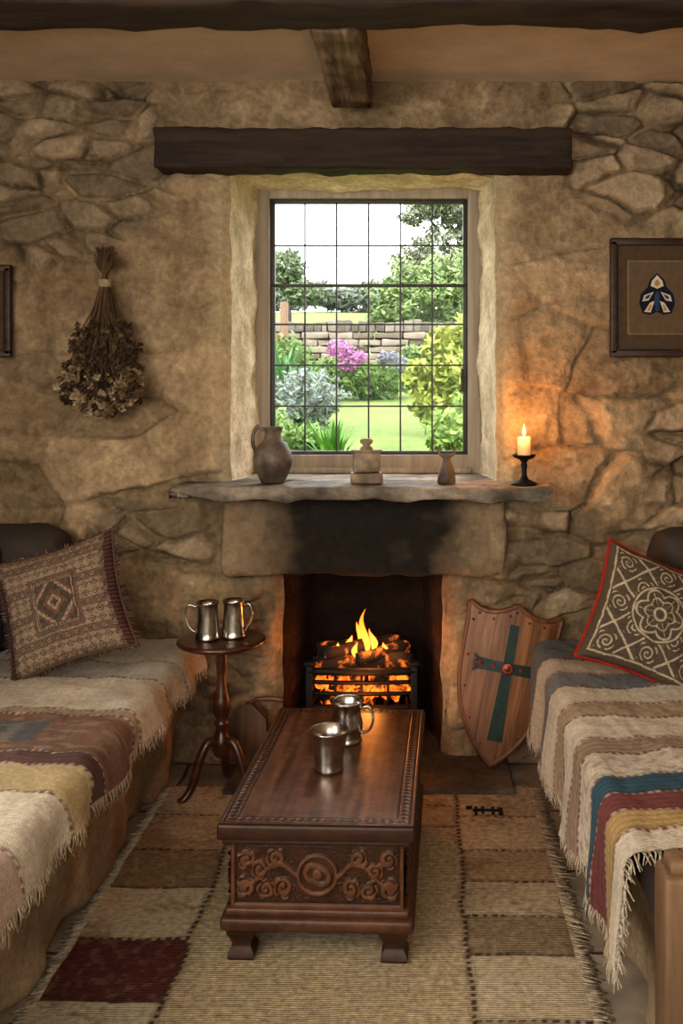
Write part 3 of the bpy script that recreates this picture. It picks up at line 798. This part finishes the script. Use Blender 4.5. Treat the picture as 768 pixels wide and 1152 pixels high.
# ------------------------------------------------------------------ fireside bellows standing behind the little table
bl = empty('fireside_bellows', (-.665, 3.655, .028), (math.radians(-6), math.radians(0), 0))
M_bell = wood('bellows_wood', (.05, .022, .010), (.17, .085, .038), 2, 1, .5, .3)
mb = MB()
def pear(yo):
    o_ = [(0, .0), (.018, .02), (.05, .07), (.075, .13), (.070, .19), (.035, .225), (.014, .245)]
    return [V((p[0], yo, p[1])) for p in o_] + [V((-p[0], yo, p[1])) for p in reversed(o_[1:])]
for yo in (-.030, .018):
    a_ = pear(yo); b_ = pear(yo + .010); k = len(a_)
    mb.add(a_ + b_, [tuple(range(k)), tuple(range(2 * k - 1, k - 1, -1))] + [(i, (i + 1) % k, (i + 1) % k + k, i + k) for i in range(k)])
mb.tube([(0, 0, .24), (.03, 0, .258), (.09, -.005, .262), (.135, -.01, .256)], [.008, .009, .011, .008], 10)
mb.build('boards_and_handle', [M_bell], bl, smooth=False)
mb = MB(); a_ = [V((p.x * .93, -.022, .01 + p.z * .93)) for p in pear(0)]; b_ = [V((p.x, .020, p.z)) for p in a_]; k = len(a_)
mb.add(a_ + b_, [(i, (i + 1) % k, (i + 1) % k + k, i + k) for i in range(k)]); mb.build('leather', [M_pad], bl)

# ------------------------------------------------------------------ shield
half = smoothpath([(0, 0, .315), (.045, 0, .288), (.10, 0, .272), (.150, 0, .278), (.188, 0, .292), (.184, 0, .22), (.183, 0, .10), (.178, 0, .0), (.155, 0, -.10), (.112, 0, -.19), (.06, 0, -.26), (0, 0, -.315)], 6)
outl = half + [V((-p.x, 0, p.z)) for p in reversed(half[1:-1])]
sh = empty('wooden_shield', (.338, 3.668, .345), (math.radians(-6), math.radians(11), 0))
def bow(x): return .9 * x * x
def sheet(mb, outl, y, mat, col, inset=1.0, rim=.02):
    n = len(outl); vs = []; fs = []; rings = [1.0, .97, .85, .7, .5, .3, .1]
    for k in rings:
        for p in outl: q = V((p.x * k, 0, p.z * k)); q.y = y + bow(q.x); vs.append(q)
    for i in range(len(rings) - 1):
        for j in range(n): j2 = (j + 1) % n; fs.append((i * n + j, i * n + j2, (i + 1) * n + j2, (i + 1) * n + j))
    fs.append(tuple((len(rings) - 1) * n + j for j in range(n)))
    mb.add(vs, fs, mat, col)
m, nt, b = base('shield_wood')
vec = coords(nt, (22, 22, 2.2)); n1 = nd(nt, 'ShaderNodeTexNoise'); n1.inputs['Scale'].default_value = 1.2; n1.inputs['Detail'].default_value = 8; n1.inputs['Distortion'].default_value = 1.0
nt.links.new(vec, n1.inputs['Vector']); cr = nd(nt, 'ShaderNodeValToRGB'); cr.color_ramp.elements[0].position = .3; cr.color_ramp.elements[1].position = .7
cr.color_ramp.elements[0].color = (.10, .038, .015, 1); cr.color_ramp.elements[1].color = (.33, .155, .065, 1)
nt.links.new(n1.outputs['Fac'], cr.inputs[0])
vec2 = coords(nt); sx_ = nd(nt, 'ShaderNodeSeparateXYZ'); nt.links.new(vec2, sx_.inputs[0])
m1 = nd(nt, 'ShaderNodeMath', operation='PINGPONG'); m1.inputs[1].default_value = .0375; nt.links.new(sx_.outputs[0], m1.inputs[0])
m3 = nd(nt, 'ShaderNodeMapRange'); m3.inputs[1].default_value = 0; m3.inputs[2].default_value = .002; m3.inputs[3].default_value = .25; m3.inputs[4].default_value = 1; nt.links.new(m1.outputs[0], m3.inputs[0])
vm = nd(nt, 'ShaderNodeVectorMath', operation='SCALE'); nt.links.new(cr.outputs[0], vm.inputs[0]); nt.links.new(m3.outputs[0], vm.inputs['Scale'])
nt.links.new(vm.outputs[0], b.inputs['Base Color']); b.inputs['Roughness'].default_value = .45
add_bump(nt, b, n1.outputs['Fac'], .3, .003)
M_shield = m
mb = MB(); sheet(mb, outl, -.010, 0, DK); sheet(mb, outl, .008, 0, DK)
n = len(outl); vs = []; fs = []
for p in outl: vs += [V((p.x, -.010 + bow(p.x), p.z)), V((p.x, .008 + bow(p.x), p.z))]
for j in range(n): j2 = (j + 1) % n; fs.append((2 * j, 2 * j2, 2 * j2 + 1, 2 * j + 1))
mb.add(vs, fs); mb.build('planks', [M_shield], sh, angle=40)
M_rim = wood('shield_rim', (.08, .030, .012), (.24, .10, .042), 2, 1, .45, .3)
mb = MB(); mb.tube([V((p.x * .985, -.002 + bow(p.x), p.z * .985)) for p in outl], .0115, 8, closed=True, flat=1)
mb.build('rim', [M_rim], sh)
M_cross = plain('painted_green_cross', (.013, .036, .029), .55, 0, 40, .35, .3)
mb = MB()
def bar(pts_l, pts_r, y=-.0135, th=.006):
    nn = len(pts_l); vs = []
    for yy_ in (y, y + th):
        for p in pts_l + pts_r[::-1]: vs.append((p[0], yy_ + bow(p[0]), p[1]))
    k = 2 * nn; fs = [(i, i + 1, k - 2 - i, k - 1 - i) for i in range(nn - 1)]
    fs += [tuple((i, (i + 1) % k, (i + 1) % k + k, i + k)) for i in range(k)]
    mb.add(vs, fs)
bar([(-.018, .235), (-.019, .1), (-.022, 0), (-.026, -.1), (-.030, -.215)], [(.018, .235), (.019, .1), (.022, 0), (.026, -.1), (.030, -.215)])
bar([(-.135, .104), (-.115, .090), (0, .086), (.115, .090), (.135, .104)], [(-.135, .028), (-.115, .043), (0, .046), (.115, .043), (.135, .028)], -.0145)
mb.build('cross', [M_cross], sh, smooth=False)
M_brass = plain('red_bronze_studs', (.30, .075, .045), .4, .6, 40, .3, .3)
mb = MB()
RXf = lambda x, z: Matrix.Translation((x, -.0145 + bow(x), z)) @ Matrix.Rotation(pi / 2, 4, 'X')
mb.lathe([(.022, 0), (.024, .004), (.018, .008), (.013, .005), (.009, .010), (.0001, .012)], 20, xf=RXf(0, .066))
for sx in (-1, 1):
    for cx0, rr_ in ((.056, .010), (.106, .011)):
        pts = [(sx * (cx0 + rr_ * (1 - t / 16) * math.cos(t * .75)), -.0165 + bow(cx0), .066 + rr_ * (1 - t / 16) * math.sin(t * .75)) for t in range(14)]
        mb.tube(pts, .0022, 5)
    mb.lathe([(.007, 0), (.007, .003), (.004, .006), (.0001, .007)], 12, xf=RXf(sx * .126, .082))
    mb.lathe([(.007, 0), (.007, .003), (.004, .006), (.0001, .007)], 12, xf=RXf(sx * .126, .050))
for k in range(0, n, 8):
    p = outl[k]; mb.lathe([(.0055, 0), (.005, .003), (.0001, .005)], 8, xf=RXf(p.x * .88, p.z * .90))
mb.build('studs', [M_brass], sh)

# ------------------------------------------------------------------ mantel items
MZ = 1.138
mb = MB()
cl = lambda p: lerp((.070, .052, .038), (.19, .148, .108), max(0, min(1, .5 + F(p.x * 12, p.y * 12, p.z * 12))))
mb.lathe([(.0001, 0), (.045, 0), (.048, .004), (.060, .03), (.074, .065), (.078, .09), (.073, .12), (.058, .148), (.040, .165), (.033, .178), (.032, .195), (.038, .212), (.043, .218), (.041, .221), (.034, .215), (.028, .195), (.028, .175), (.0001, .12)], 40, col=cl)
mb.tube(smoothpath([(-.034, 0, .205), (-.06, 0, .222), (-.078, 0, .19), (-.078, 0, .15), (-.066, 0, .115)], 6), .008, 8, col=cl)
mb.build('ceramic_jug', [M_clay], loc=(-.575, 3.70, MZ))
cb = lambda p: lerp((.16, .115, .072), (.33, .255, .165), max(0, min(1, .5 + F(p.x * 14, p.y * 14, p.z * 14))))
mb = MB()
mb.rbox(-.062, .062, -.045, .045, 0, .042, .006, .02, .003, 20, col=cb)
mb.rbox(-.053, .053, -.038, .038, .043, .125, .007, .02, .003, 20, col=cb)
mb.rbox(-.060, .060, -.044, .044, .122, .132, .004, .02, .001, 20, col=cb)
mb.lathe([(.026, .130), (.024, .14), (.014, .146), (.016, .152), (.024, .158), (.026, .168), (.020, .174), (.0001, .176)], 24, col=cb)
mb.build('stone_canister', [M_clay], loc=(-.203, 3.68, MZ), rot=(0, 0, .1))
mb = MB()
mb.lathe([(.0001, 0), (.034, 0), (.037, .006), (.034, .03), (.030, .055), (.020, .078), (.015, .09), (.018, .102), (.024, .112), (.022, .115), (.014, .105), (.0001, .09)], 28, col=cl)
for s_ in (-1, 1): mb.tube(smoothpath([(s_ * .016, 0, .105), (s_ * .030, 0, .118), (s_ * .030, 0, .140), (s_ * .022, 0, .152)], 5), .005, 6, col=cl)
mb.build('small_horned_vase', [M_clay], loc=(.112, 3.67, MZ))
ca = empty('candlestick', (.412, 3.625, MZ - .002))
mb = MB(); mb.lathe([(.0001, 0), (.050, 0), (.051, .006), (.036, .014), (.018, .022), (.011, .035), (.009, .06), (.013, .075), (.010, .088), (.018, .098), (.038, .106), (.046, .115), (.045, .118), (.034, .112), (.0001, .108)], 36)
mb.build('iron_holder', [M_iron], ca)
M_wax = plain('candle_wax', (.85, .62, .33), .5, 0, 20, .05, .1, .002, em=(1, .42, .12), ems=.35, sss=.6)  # weak emission imitates flame light glowing inside the wax
mb = MB(); mb.lathe([(.0001, .105), (.025, .105), (.0255, .15), (.025, .183), (.022, .187), (.014, .183), (.0001, .182)], 28, wob=.08)
mb.build('candle', [M_wax], ca)
mb = MB(); mb.tube([(0, 0, .18), (.001, 0, .197)], .0014, 6); mb.build('wick', [M_iron], ca)
mb = MB()
mb.lathe([(.0001, 0), (.005, .004), (.0075, .012), (.007, .02), (.0045, .032), (.002, .042), (.0001, .048)], 16, c=(0, 0, .19))
mf = bpy.data.materials.new('candle_flame'); mf.use_nodes = True; nt = mf.node_tree; nt.nodes.clear()
em = nd(nt, 'ShaderNodeEmission'); em.inputs[0].default_value = (1, .5, .14, 1); em.inputs[1].default_value = 5; o = nd(nt, 'ShaderNodeOutputMaterial'); nt.links.new(em.outputs[0], o.inputs[0])
mb.build('candle_flame', [mf], ca)

# ------------------------------------------------------------------ pictures
def picture(name, cx, cz, w, h, mark):
    e = empty(name, (cx, WY - .045, cz))
    M_pf = wood(name + '_frame_wood', (.012, .006, .004), (.060, .030, .016), 0, 1, .5, .3)
    mb = MB(); f = .03
    mb.rbox(-w / 2, w / 2, -.015, .012, h / 2 - f, h / 2, .006, .2); mb.rbox(-w / 2, w / 2, -.015, .012, -h / 2, -h / 2 + f, .006, .2)
    mb.rbox(-w / 2, -w / 2 + f, -.015, .012, -h / 2 + .01, h / 2 - .01, .006, .2); mb.rbox(w / 2 - f, w / 2, -.015, .012, -h / 2 + .01, h / 2 - .01, .006, .2)
    mb.build('frame', [M_pf], e, merge=.0001, angle=40)
    mb = MB(); mat_ = (.085, .055, .032)
    mb.rbox(-w / 2 + .01, w / 2 - .01, -.004, .008, -h / 2 + .01, h / 2 - .01, .002, .3, col=mat_)
    iw = w / 2 - .075; ih = h / 2 - .095
    mb.rbox(-iw - .006, iw + .006, -.0055, -.002, -ih - .006, ih + .006, .001, .3, col=(.20, .14, .08))
    mb.rbox(-iw, iw, -.006, -.002, -ih, ih, .001, .3, col=(.13, .088, .052))
    if mark:
        def poly(pts, y, col):
            for s_ in (1, -1): 
                q = [(p[0] * s_ * 1.3, y, p[1] * 1.15) for p in pts]; mb.add(q, [tuple(range(len(q)))], 0, col)
        wht = (.55, .50, .42); blk = (.008, .010, .018); au = (.42, .22, .05); bl_ = (.03, .06, .12)
        poly([(0, .085), (.022, .062), (.030, .035), (.050, .012), (.055, -.02), (.045, -.055), (.02, -.06), (0, -.05)], -.0065, blk)
        poly([(0, .078), (.016, .058), (.020, .040), (0, .030)], -.0070, wht)
        poly([(0, .064), (.007, .055), (.008, .044), (0, .040)], -.0074, au)
        poly([(.010, .020), (.040, .008), (.046, -.014), (.026, -.010)], -.0070, wht)
        poly([(.018, .012), (.034, .005), (.038, -.006), (.027, -.004)], -.0074, bl_)
        poly([(.008, -.012), (.022, -.018), (.040, -.050), (.020, -.052)], -.0070, wht)
        poly([(.016, -.024), (.022, -.026), (.030, -.045), (.022, -.046)], -.0074, au)
        poly([(0, .025), (.008, .010), (.006, -.045), (0, -.048)], -.0070, bl_)
    else:
        mb.rbox(-iw * .6, iw * .6, -.0075, -.005, -ih * .6, ih * .6, .001, .3, col=(.2, .15, .09))
    mb.build('print', [vcol(name + '_paper', .8, 30, .8, 1.15, .1, .001, 50)], e, smooth=False)
picture('framed_crest_picture', .955, 1.874, .375, .475, True)
picture('framed_picture', -1.785, 1.82, .32, .37, False)

# ------------------------------------------------------------------ dried flowers
mb = MB()
tie = V((-1.235, 3.685, 1.925))
brn = (.14, .088, .052)
for i in range(230):
    a = rnd(-1, 1); ln = rnd(.20, .53); sp_ = a * .180 * (.40 + .60 * (ln / .5)) * rnd(.8, 1.0); dp = rnd(-.08, .02)
    end = tie + V((sp_, dp, -ln * (1 - .10 * abs(a)))); top = tie + V((-a * .035 + rnd(-.012, .012), rnd(-.01, .02), rnd(.08, .15)))
    mid = tie + V((sp_ * .42, dp * .5 - .01, -ln * .5)); t0 = tie + V((a * .016, rnd(-.015, .015), 0))
    mb.tube([top, t0, mid, end], [.0018, .002, .0018, .0014], 4, 0, mulc(brn, rnd(.5, 1.4)))
    lowk = ss(ln, .34, .46)
    hc = random.choice([(.09, .055, .035), (.13, .08, .045), (.07, .042, .028), (.20, .13, .065), (.10, .065, .04)] + ([(.44, .34, .21), (.36, .26, .15), (.30, .21, .12), (.48, .38, .25)] if lowk > .3 else []))
    for k in range(random.randint(2, 4)):
        c = end + V((rnd(-.016, .016), rnd(-.02, .015), rnd(-.015, .05))); r_ = rnd(.006, .012) * (1 + .7 * lowk)
        for q in range(8):
            d = V((rnd(-1, 1), rnd(-1, .6), rnd(-1, .6))).normalized(); s2 = d.orthogonal().normalized() * r_ * .55
            mb.add([c, c + d * r_ + s2, c + d * r_ * 1.5, c + d * r_ - s2], [(0, 1, 2, 3)], 0, mulc(hc, rnd(.6, 1.3)))
        rock(mb, c, r_ * .7, 0, mulc(hc, .7), n=4)
for k in range(5):
    z = -.012 + k * .006; mb.tube([tie + V((.021 * math.cos(t * pi / 8), .021 * math.sin(t * pi / 8), z)) for t in range(16)], .0032, 6, 0, (.42, .35, .24), closed=True)
mb.tube([tie + V((0, 0, .0)), tie + V((0, .05, .07)), tie + V((0, .07, .075))], .003, 6, 0, (.1, .08, .06))
mb.build('dried_flower_bunch', [M_dry])

# ------------------------------------------------------------------ garden outside
GK = .42
def gk(c): return mulc(c, GK)
def gz(x, y):
    if y < 14: z = .9 + (y - 5) / 9 * .75
    elif y < 64: z = 1.65 + (y - 14) * .105
    else: z = 6.9 + (y - 64) * .02
    return z + .04 * N(x * .8, y * .8, 0) + (.3 * N(x * .07, y * .07, 1) if y > 16 else 0)
mb = MB()
def gcol(p):
    f = N(p.x * 3, p.y * 3, 0) * .5 + .5
    return gk(lerp((.20, .32, .06), (.46, .60, .16), f) if p.y < 16 else lerp((.26, .42, .07), (.38, .54, .13), f))
mb.grid(lambda u, v: (lambda x, y: V((x, y, gz(x, y))))((u - .5) * (14 + 110 * v * v), 4.35 + 100 * v * v), 120, 200, 0, gcol)
mb.build('garden_lawn', [vcol('grass', .9, 40, .6, 1.3, .6, .03, 60)])
mb = MB()
for row in range(8):
    x = -7.0 + rnd(0, .3)
    while x < 6:
        w_ = rnd(.18, .48); h_ = .105
        c = gk(lerp((.24, .19, .135), (.58, .48, .37), random.random())); zb = 1.55 + row * h_
        dd = rnd(0, .05)
        mb.rbox(x, x + w_ - .015, 14.0 - dd, 14.35, zb, zb + h_ - .012, .02, .2, .03, 3, col=c)
        x += w_
x = -7
while x < 6:
    w_ = rnd(.08, .14); mb.rbox(x, x + w_, 13.98, 14.36, 2.39, 2.39 + rnd(.12, .18), .015, .2, .02, 3, col=gk(lerp((.20, .17, .13), (.48, .41, .33), random.random()))); x += w_ + .01
mb.build('dry_stone_wall', [vcol('garden_stone', .95, 12, .7, 1.2, .5, .02, 25)])
def foliage(name, blobs, size, ca_, cb_, n, flowers=None, trunk=None):
    mb = MB()
    for (c, r, k) in blobs:
        for i in range(int(n * k)):
            d = V((random.gauss(0, 1), random.gauss(0, 1), random.gauss(0, 1))).normalized()
            rr = rnd(.45, 1.0) ** .5 * (1 + .6 * N(d.x * 3 + c[0], d.y * 3, d.z * 3))
            p = V(c) + V((d.x * r[0], d.y * r[1], d.z * r[2])) * rr
            a = V((rnd(-1, 1), rnd(-1, 1), rnd(-1, 1))).normalized(); b2 = a.orthogonal().normalized()
            s_ = size * rnd(.6, 1.3); col = lerp(ca_, cb_, max(0, min(1, random.random() * .5 + .5 * (d.z * .5 + .5))))
            if flowers and random.random() < flowers[1] and d.z > -.2: col = mulc(flowers[0], rnd(.8, 1.2))
            mb.add([p - a * s_, p + b2 * s_ * .45, p + a * s_, p - b2 * s_ * .45], [(0, 1, 2, 3)], 0, gk(col))
    if trunk:
        for (a, b_, r_) in trunk: mb.tube([a, V(a).lerp(V(b_), .5) + V((.1 * r_, 0, 0)), b_], [r_, r_ * .8, r_ * .5], 8, 0, (.05, .04, .03))
    return mb.build(name, [M_leaf], smooth=False)
foliage('lavender_bush', [((-.95, 8, 1.42), (.28, .3, .24), 1), ((-1.22, 7.7, 1.35), (.25, .3, .25), .8)], .026, (.16, .24, .15), (.50, .60, .46), 3500, ((.46, .50, .62), .12))
foliage('flowering_shrub', [((-.80, 11, 1.66), (.42, .3, .22), 1), ((-.45, 11.2, 1.60), (.35, .3, .2), .6)], .035, (.09, .22, .04), (.36, .54, .14), 2600, None)
foliage('pink_flower_cluster', [((-.90, 10.7, 1.98), (.15, .12, .10), 1), ((-.68, 10.7, 1.89), (.12, .1, .07), .5), ((-.80, 10.7, 1.80), (.13, .1, .07), .4)], .028, (.62, .14, .46), (.90, .42, .76), 330)
foliage('purple_flower_cluster', [((-.33, 10.9, 1.88), (.14, .1, .08), 1), ((-.18, 11.2, 1.80), (.14, .1, .08), .6)], .026, (.25, .30, .22), (.50, .46, .62), 400)
foliage('golden_shrub', [((.24, 8, 1.86), (.16, .2, .18), .5), ((.02, 8.1, 1.62), (.13, .2, .14), .4), ((.38, 7.9, 1.55), (.22, .25, .22), .7), ((.12, 8.0, 1.40), (.18, .25, .16), .5), ((.42, 8, 2.0), (.12, .2, .14), .3), ((.12, 8.2, 1.80), (.08, .1, .16), .18), ((.26, 7.8, 1.65), (.14, .2, .14), .4)], .046, (.20, .36, .04), (.82, .86, .18), 850)
foliage('low_green_shrub', [((.20, 5.9, 1.2), (.14, .2, .16), 1), ((.38, 6.2, 1.25), (.22, .2, .22), 1)], .03, (.12, .30, .04), (.52, .74, .16), 900)
foliage('low_green_shrub', [((-.98, 6.2, 1.2), (.2, .2, .17), 1), ((-.78, 6.6, 1.15), (.14, .2, .10), 1)], .028, (.10, .26, .04), (.46, .66, .20), 900)
foliage('climbing_foliage', [((-1.55, 11, 1.8), (.3, .3, .3), 1)], .04, (.07, .20, .03), (.36, .54, .14), 1600)
foliage('border_planting', [((-2.6, 13.3, 1.85), (.7, .3, .3), 1), ((-1.2, 13.4, 1.75), (.5, .25, .2), .7), ((.2, 13.3, 1.85), (.6, .25, .28), .9), ((1.4, 13.3, 2.1), (.7, .3, .45), 1)], .05, (.08, .20, .04), (.40, .56, .18), 2200, ((.7, .7, .5), .03))
def straps(name, c, n, L, col1, col2, spread):
    mb = MB(); c = V(c)
    for i in range(n):
        a = rnd(0, 2 * pi); s_ = rnd(.1, 1) * spread; l = L * rnd(.6, 1.1); d = V((math.cos(a), math.sin(a), 0)); w_ = V((-d.y, d.x, 0)) * .018 * L / .35
        b0 = c + d * rnd(0, .05); p1 = b0 + d * s_ * .3 + V((0, 0, l * .55)); p2 = b0 + d * s_ + V((0, 0, l))
        mb.add([b0 - w_, b0 + w_, p1 + w_, p1 - w_, p2], [(0, 1, 2, 3), (3, 2, 4)], 0, gk(lerp(col1, col2, random.random())))
    return mb.build(name, [M_leaf], smooth=False)
straps('strap_leaf_plant', (-.55, 6.0, gz(-.5, 6) - .02), 70, .36, (.07, .32, .03), (.34, .72, .12), .25)
straps('iris_clump', (-1.48, 10.2, gz(-1.4, 10.2) - .02), 60, .75, (.05, .20, .05), (.28, .55, .20), .3)
straps('iris_clump', (-1.2, 9.6, gz(-1.2, 9.6) - .02), 40, .55, (.05, .20, .05), (.28, .55, .20), .3)
foliage('hedge_tree', [((.4, 26, 3.9), (1.5, 1.5, 1.1), 1.2), ((1.8, 26, 4.0), (1.4, 1.4, 1.4), 1), ((-.7, 27, 3.6), (.7, .8, .4), .4)], .10, (.15, .26, .07), (.50, .64, .26), 5000)
foliage('tall_tree', [((1.3, 36, 7.0), (1.5, 1.5, .9), .7), ((2.8, 36, 8.6), (1.8, 1.8, 1.8), 1), ((-.1, 36.5, 6.4), (.9, 1, .6), .4), ((.5, 35, 8.6), (.9, 1, .5), .4), ((1.5, 35, 8.4), (1.0, 1, .6), .5), ((-.2, 35, 8.0), (.5, .6, .25), .12), ((3, 36, 6), (2.2, 1.5, 1.6), .8)], .12, (.26, .30, .18), (.62, .66, .44), 2600, None, [((1.6, 36, 3.5), (1.6, 36, 8.5), .20), ((1.6, 36, 6.5), (.2, 36, 8.5), .08), ((1.6, 36, 6.0), (2.8, 36, 8.4), .1)])
foliage('tree_line', [((x, 60 + rnd(-2, 2), 7.6 + rnd(-.2, .3)), (rnd(1.0, 1.6), 1.5, rnd(.6, 1.1)), 1) for x in [-14, -12, -10.6, -9.2, -7.9, -6.5, -5.2, -4.0, -2.7, -1.2, .5, 2.5, 4.5, 6.5]], .22, (.26, .32, .23), (.52, .59, .44), 900)
foliage('leafy_tree', [((-5.9, 42, 7.0), (.8, .8, .8), .8), ((-5.2, 42, 5.9), (.8, .9, .5), .6)], .13, (.14, .20, .10), (.36, .46, .24), 2000, None, [((-5.8, 42, 4), (-5.8, 42, 7), .12)])
mb = MB(); mb.rbox(-1.86, -1.76, 12.6, 12.7, 1.5, 2.70, .01, .3, .01, 5); mb.rbox(-2.6, -1.8, 12.62, 12.68, 2.2, 2.28, .01, .3, .01, 5); mb.build('garden_post', [M_oak])

# ------------------------------------------------------------------ lights
def light(name, typ, loc, energy, col, **k):
    l = bpy.data.lights.new(name, typ); l.energy = energy; l.color = col
    for a, v in k.items(): setattr(l, a, v)
    o = bpy.data.objects.new(name, l); o.location = loc; bpy.context.scene.collection.objects.link(o); return o
def aim(o, t): o.rotation_euler = (V(t) - o.location).to_track_quat('-Z', 'Y').to_euler()
l = light('rear_window_daylight', 'AREA', (-.3, -1.42, 1.75), 26, (1, .86, .67), shape='RECTANGLE', size=2.3, size_y=1.4); aim(l, (-.3, 2.5, .9))
l = light('side_window_daylight', 'AREA', (-2.02, .40, 1.80), 50, (1, .88, .71), shape='RECTANGLE', size=1.35, size_y=1.0); aim(l, (.1, 2.7, .45))
light('candle_light', 'POINT', (.412, 3.60, 1.37), 4.2, (1, .40, .10), shadow_soft_size=.03)
light('fire_light', 'POINT', (-.2, 3.76, .50), 3.0, (1, .33, .07), shadow_soft_size=.05)
light('fire_glow', 'POINT', (-.22, 3.64, .32), 1.8, (1, .30, .06), shadow_soft_size=.06)
s = light('sun', 'SUN', (0, -5, 20), 2.5, (1, .95, .85), angle=.25); s.rotation_euler = (math.radians(48), 0, math.radians(-25))
w = bpy.data.worlds.new('overcast_sky'); bpy.context.scene.world = w; w.use_nodes = True; nt = w.node_tree
bg = nt.nodes['Background']; tc = nd(nt, 'ShaderNodeTexCoord'); n1 = nd(nt, 'ShaderNodeTexNoise'); n1.inputs['Scale'].default_value = 5
nt.links.new(tc.outputs['Generated'], n1.inputs['Vector']); cr = nd(nt, 'ShaderNodeValToRGB')
cr.color_ramp.elements[0].position = .4; cr.color_ramp.elements[1].position = .6
cr.color_ramp.elements[0].color = (.90, .94, 1, 1); cr.color_ramp.elements[1].color = (1, 1, 1, 1)
nt.links.new(n1.outputs['Fac'], cr.inputs[0]); nt.links.new(cr.outputs[0], bg.inputs[0]); bg.inputs[1].default_value = 5.0
bpy.context.scene.view_settings.view_transform = 'Standard'
for lk in ('Medium High Contrast', 'Standard - Medium High Contrast'):
    try: bpy.context.scene.view_settings.look = lk; break
    except Exception: pass

# ------------------------------------------------------------------ camera
cam = bpy.data.cameras.new('camera'); co = bpy.data.objects.new('camera', cam); bpy.context.scene.collection.objects.link(co)
co.location = (0, 0, 1.5); co.rotation_euler = (pi / 2, 0, 0)
cam.sensor_fit = 'HORIZONTAL'; cam.sensor_width = 36; cam.lens = 1050 / 768 * 36
cam.shift_x = -86 / 768; cam.shift_y = -136 / 768; cam.clip_end = 500
bpy.context.scene.camera = co
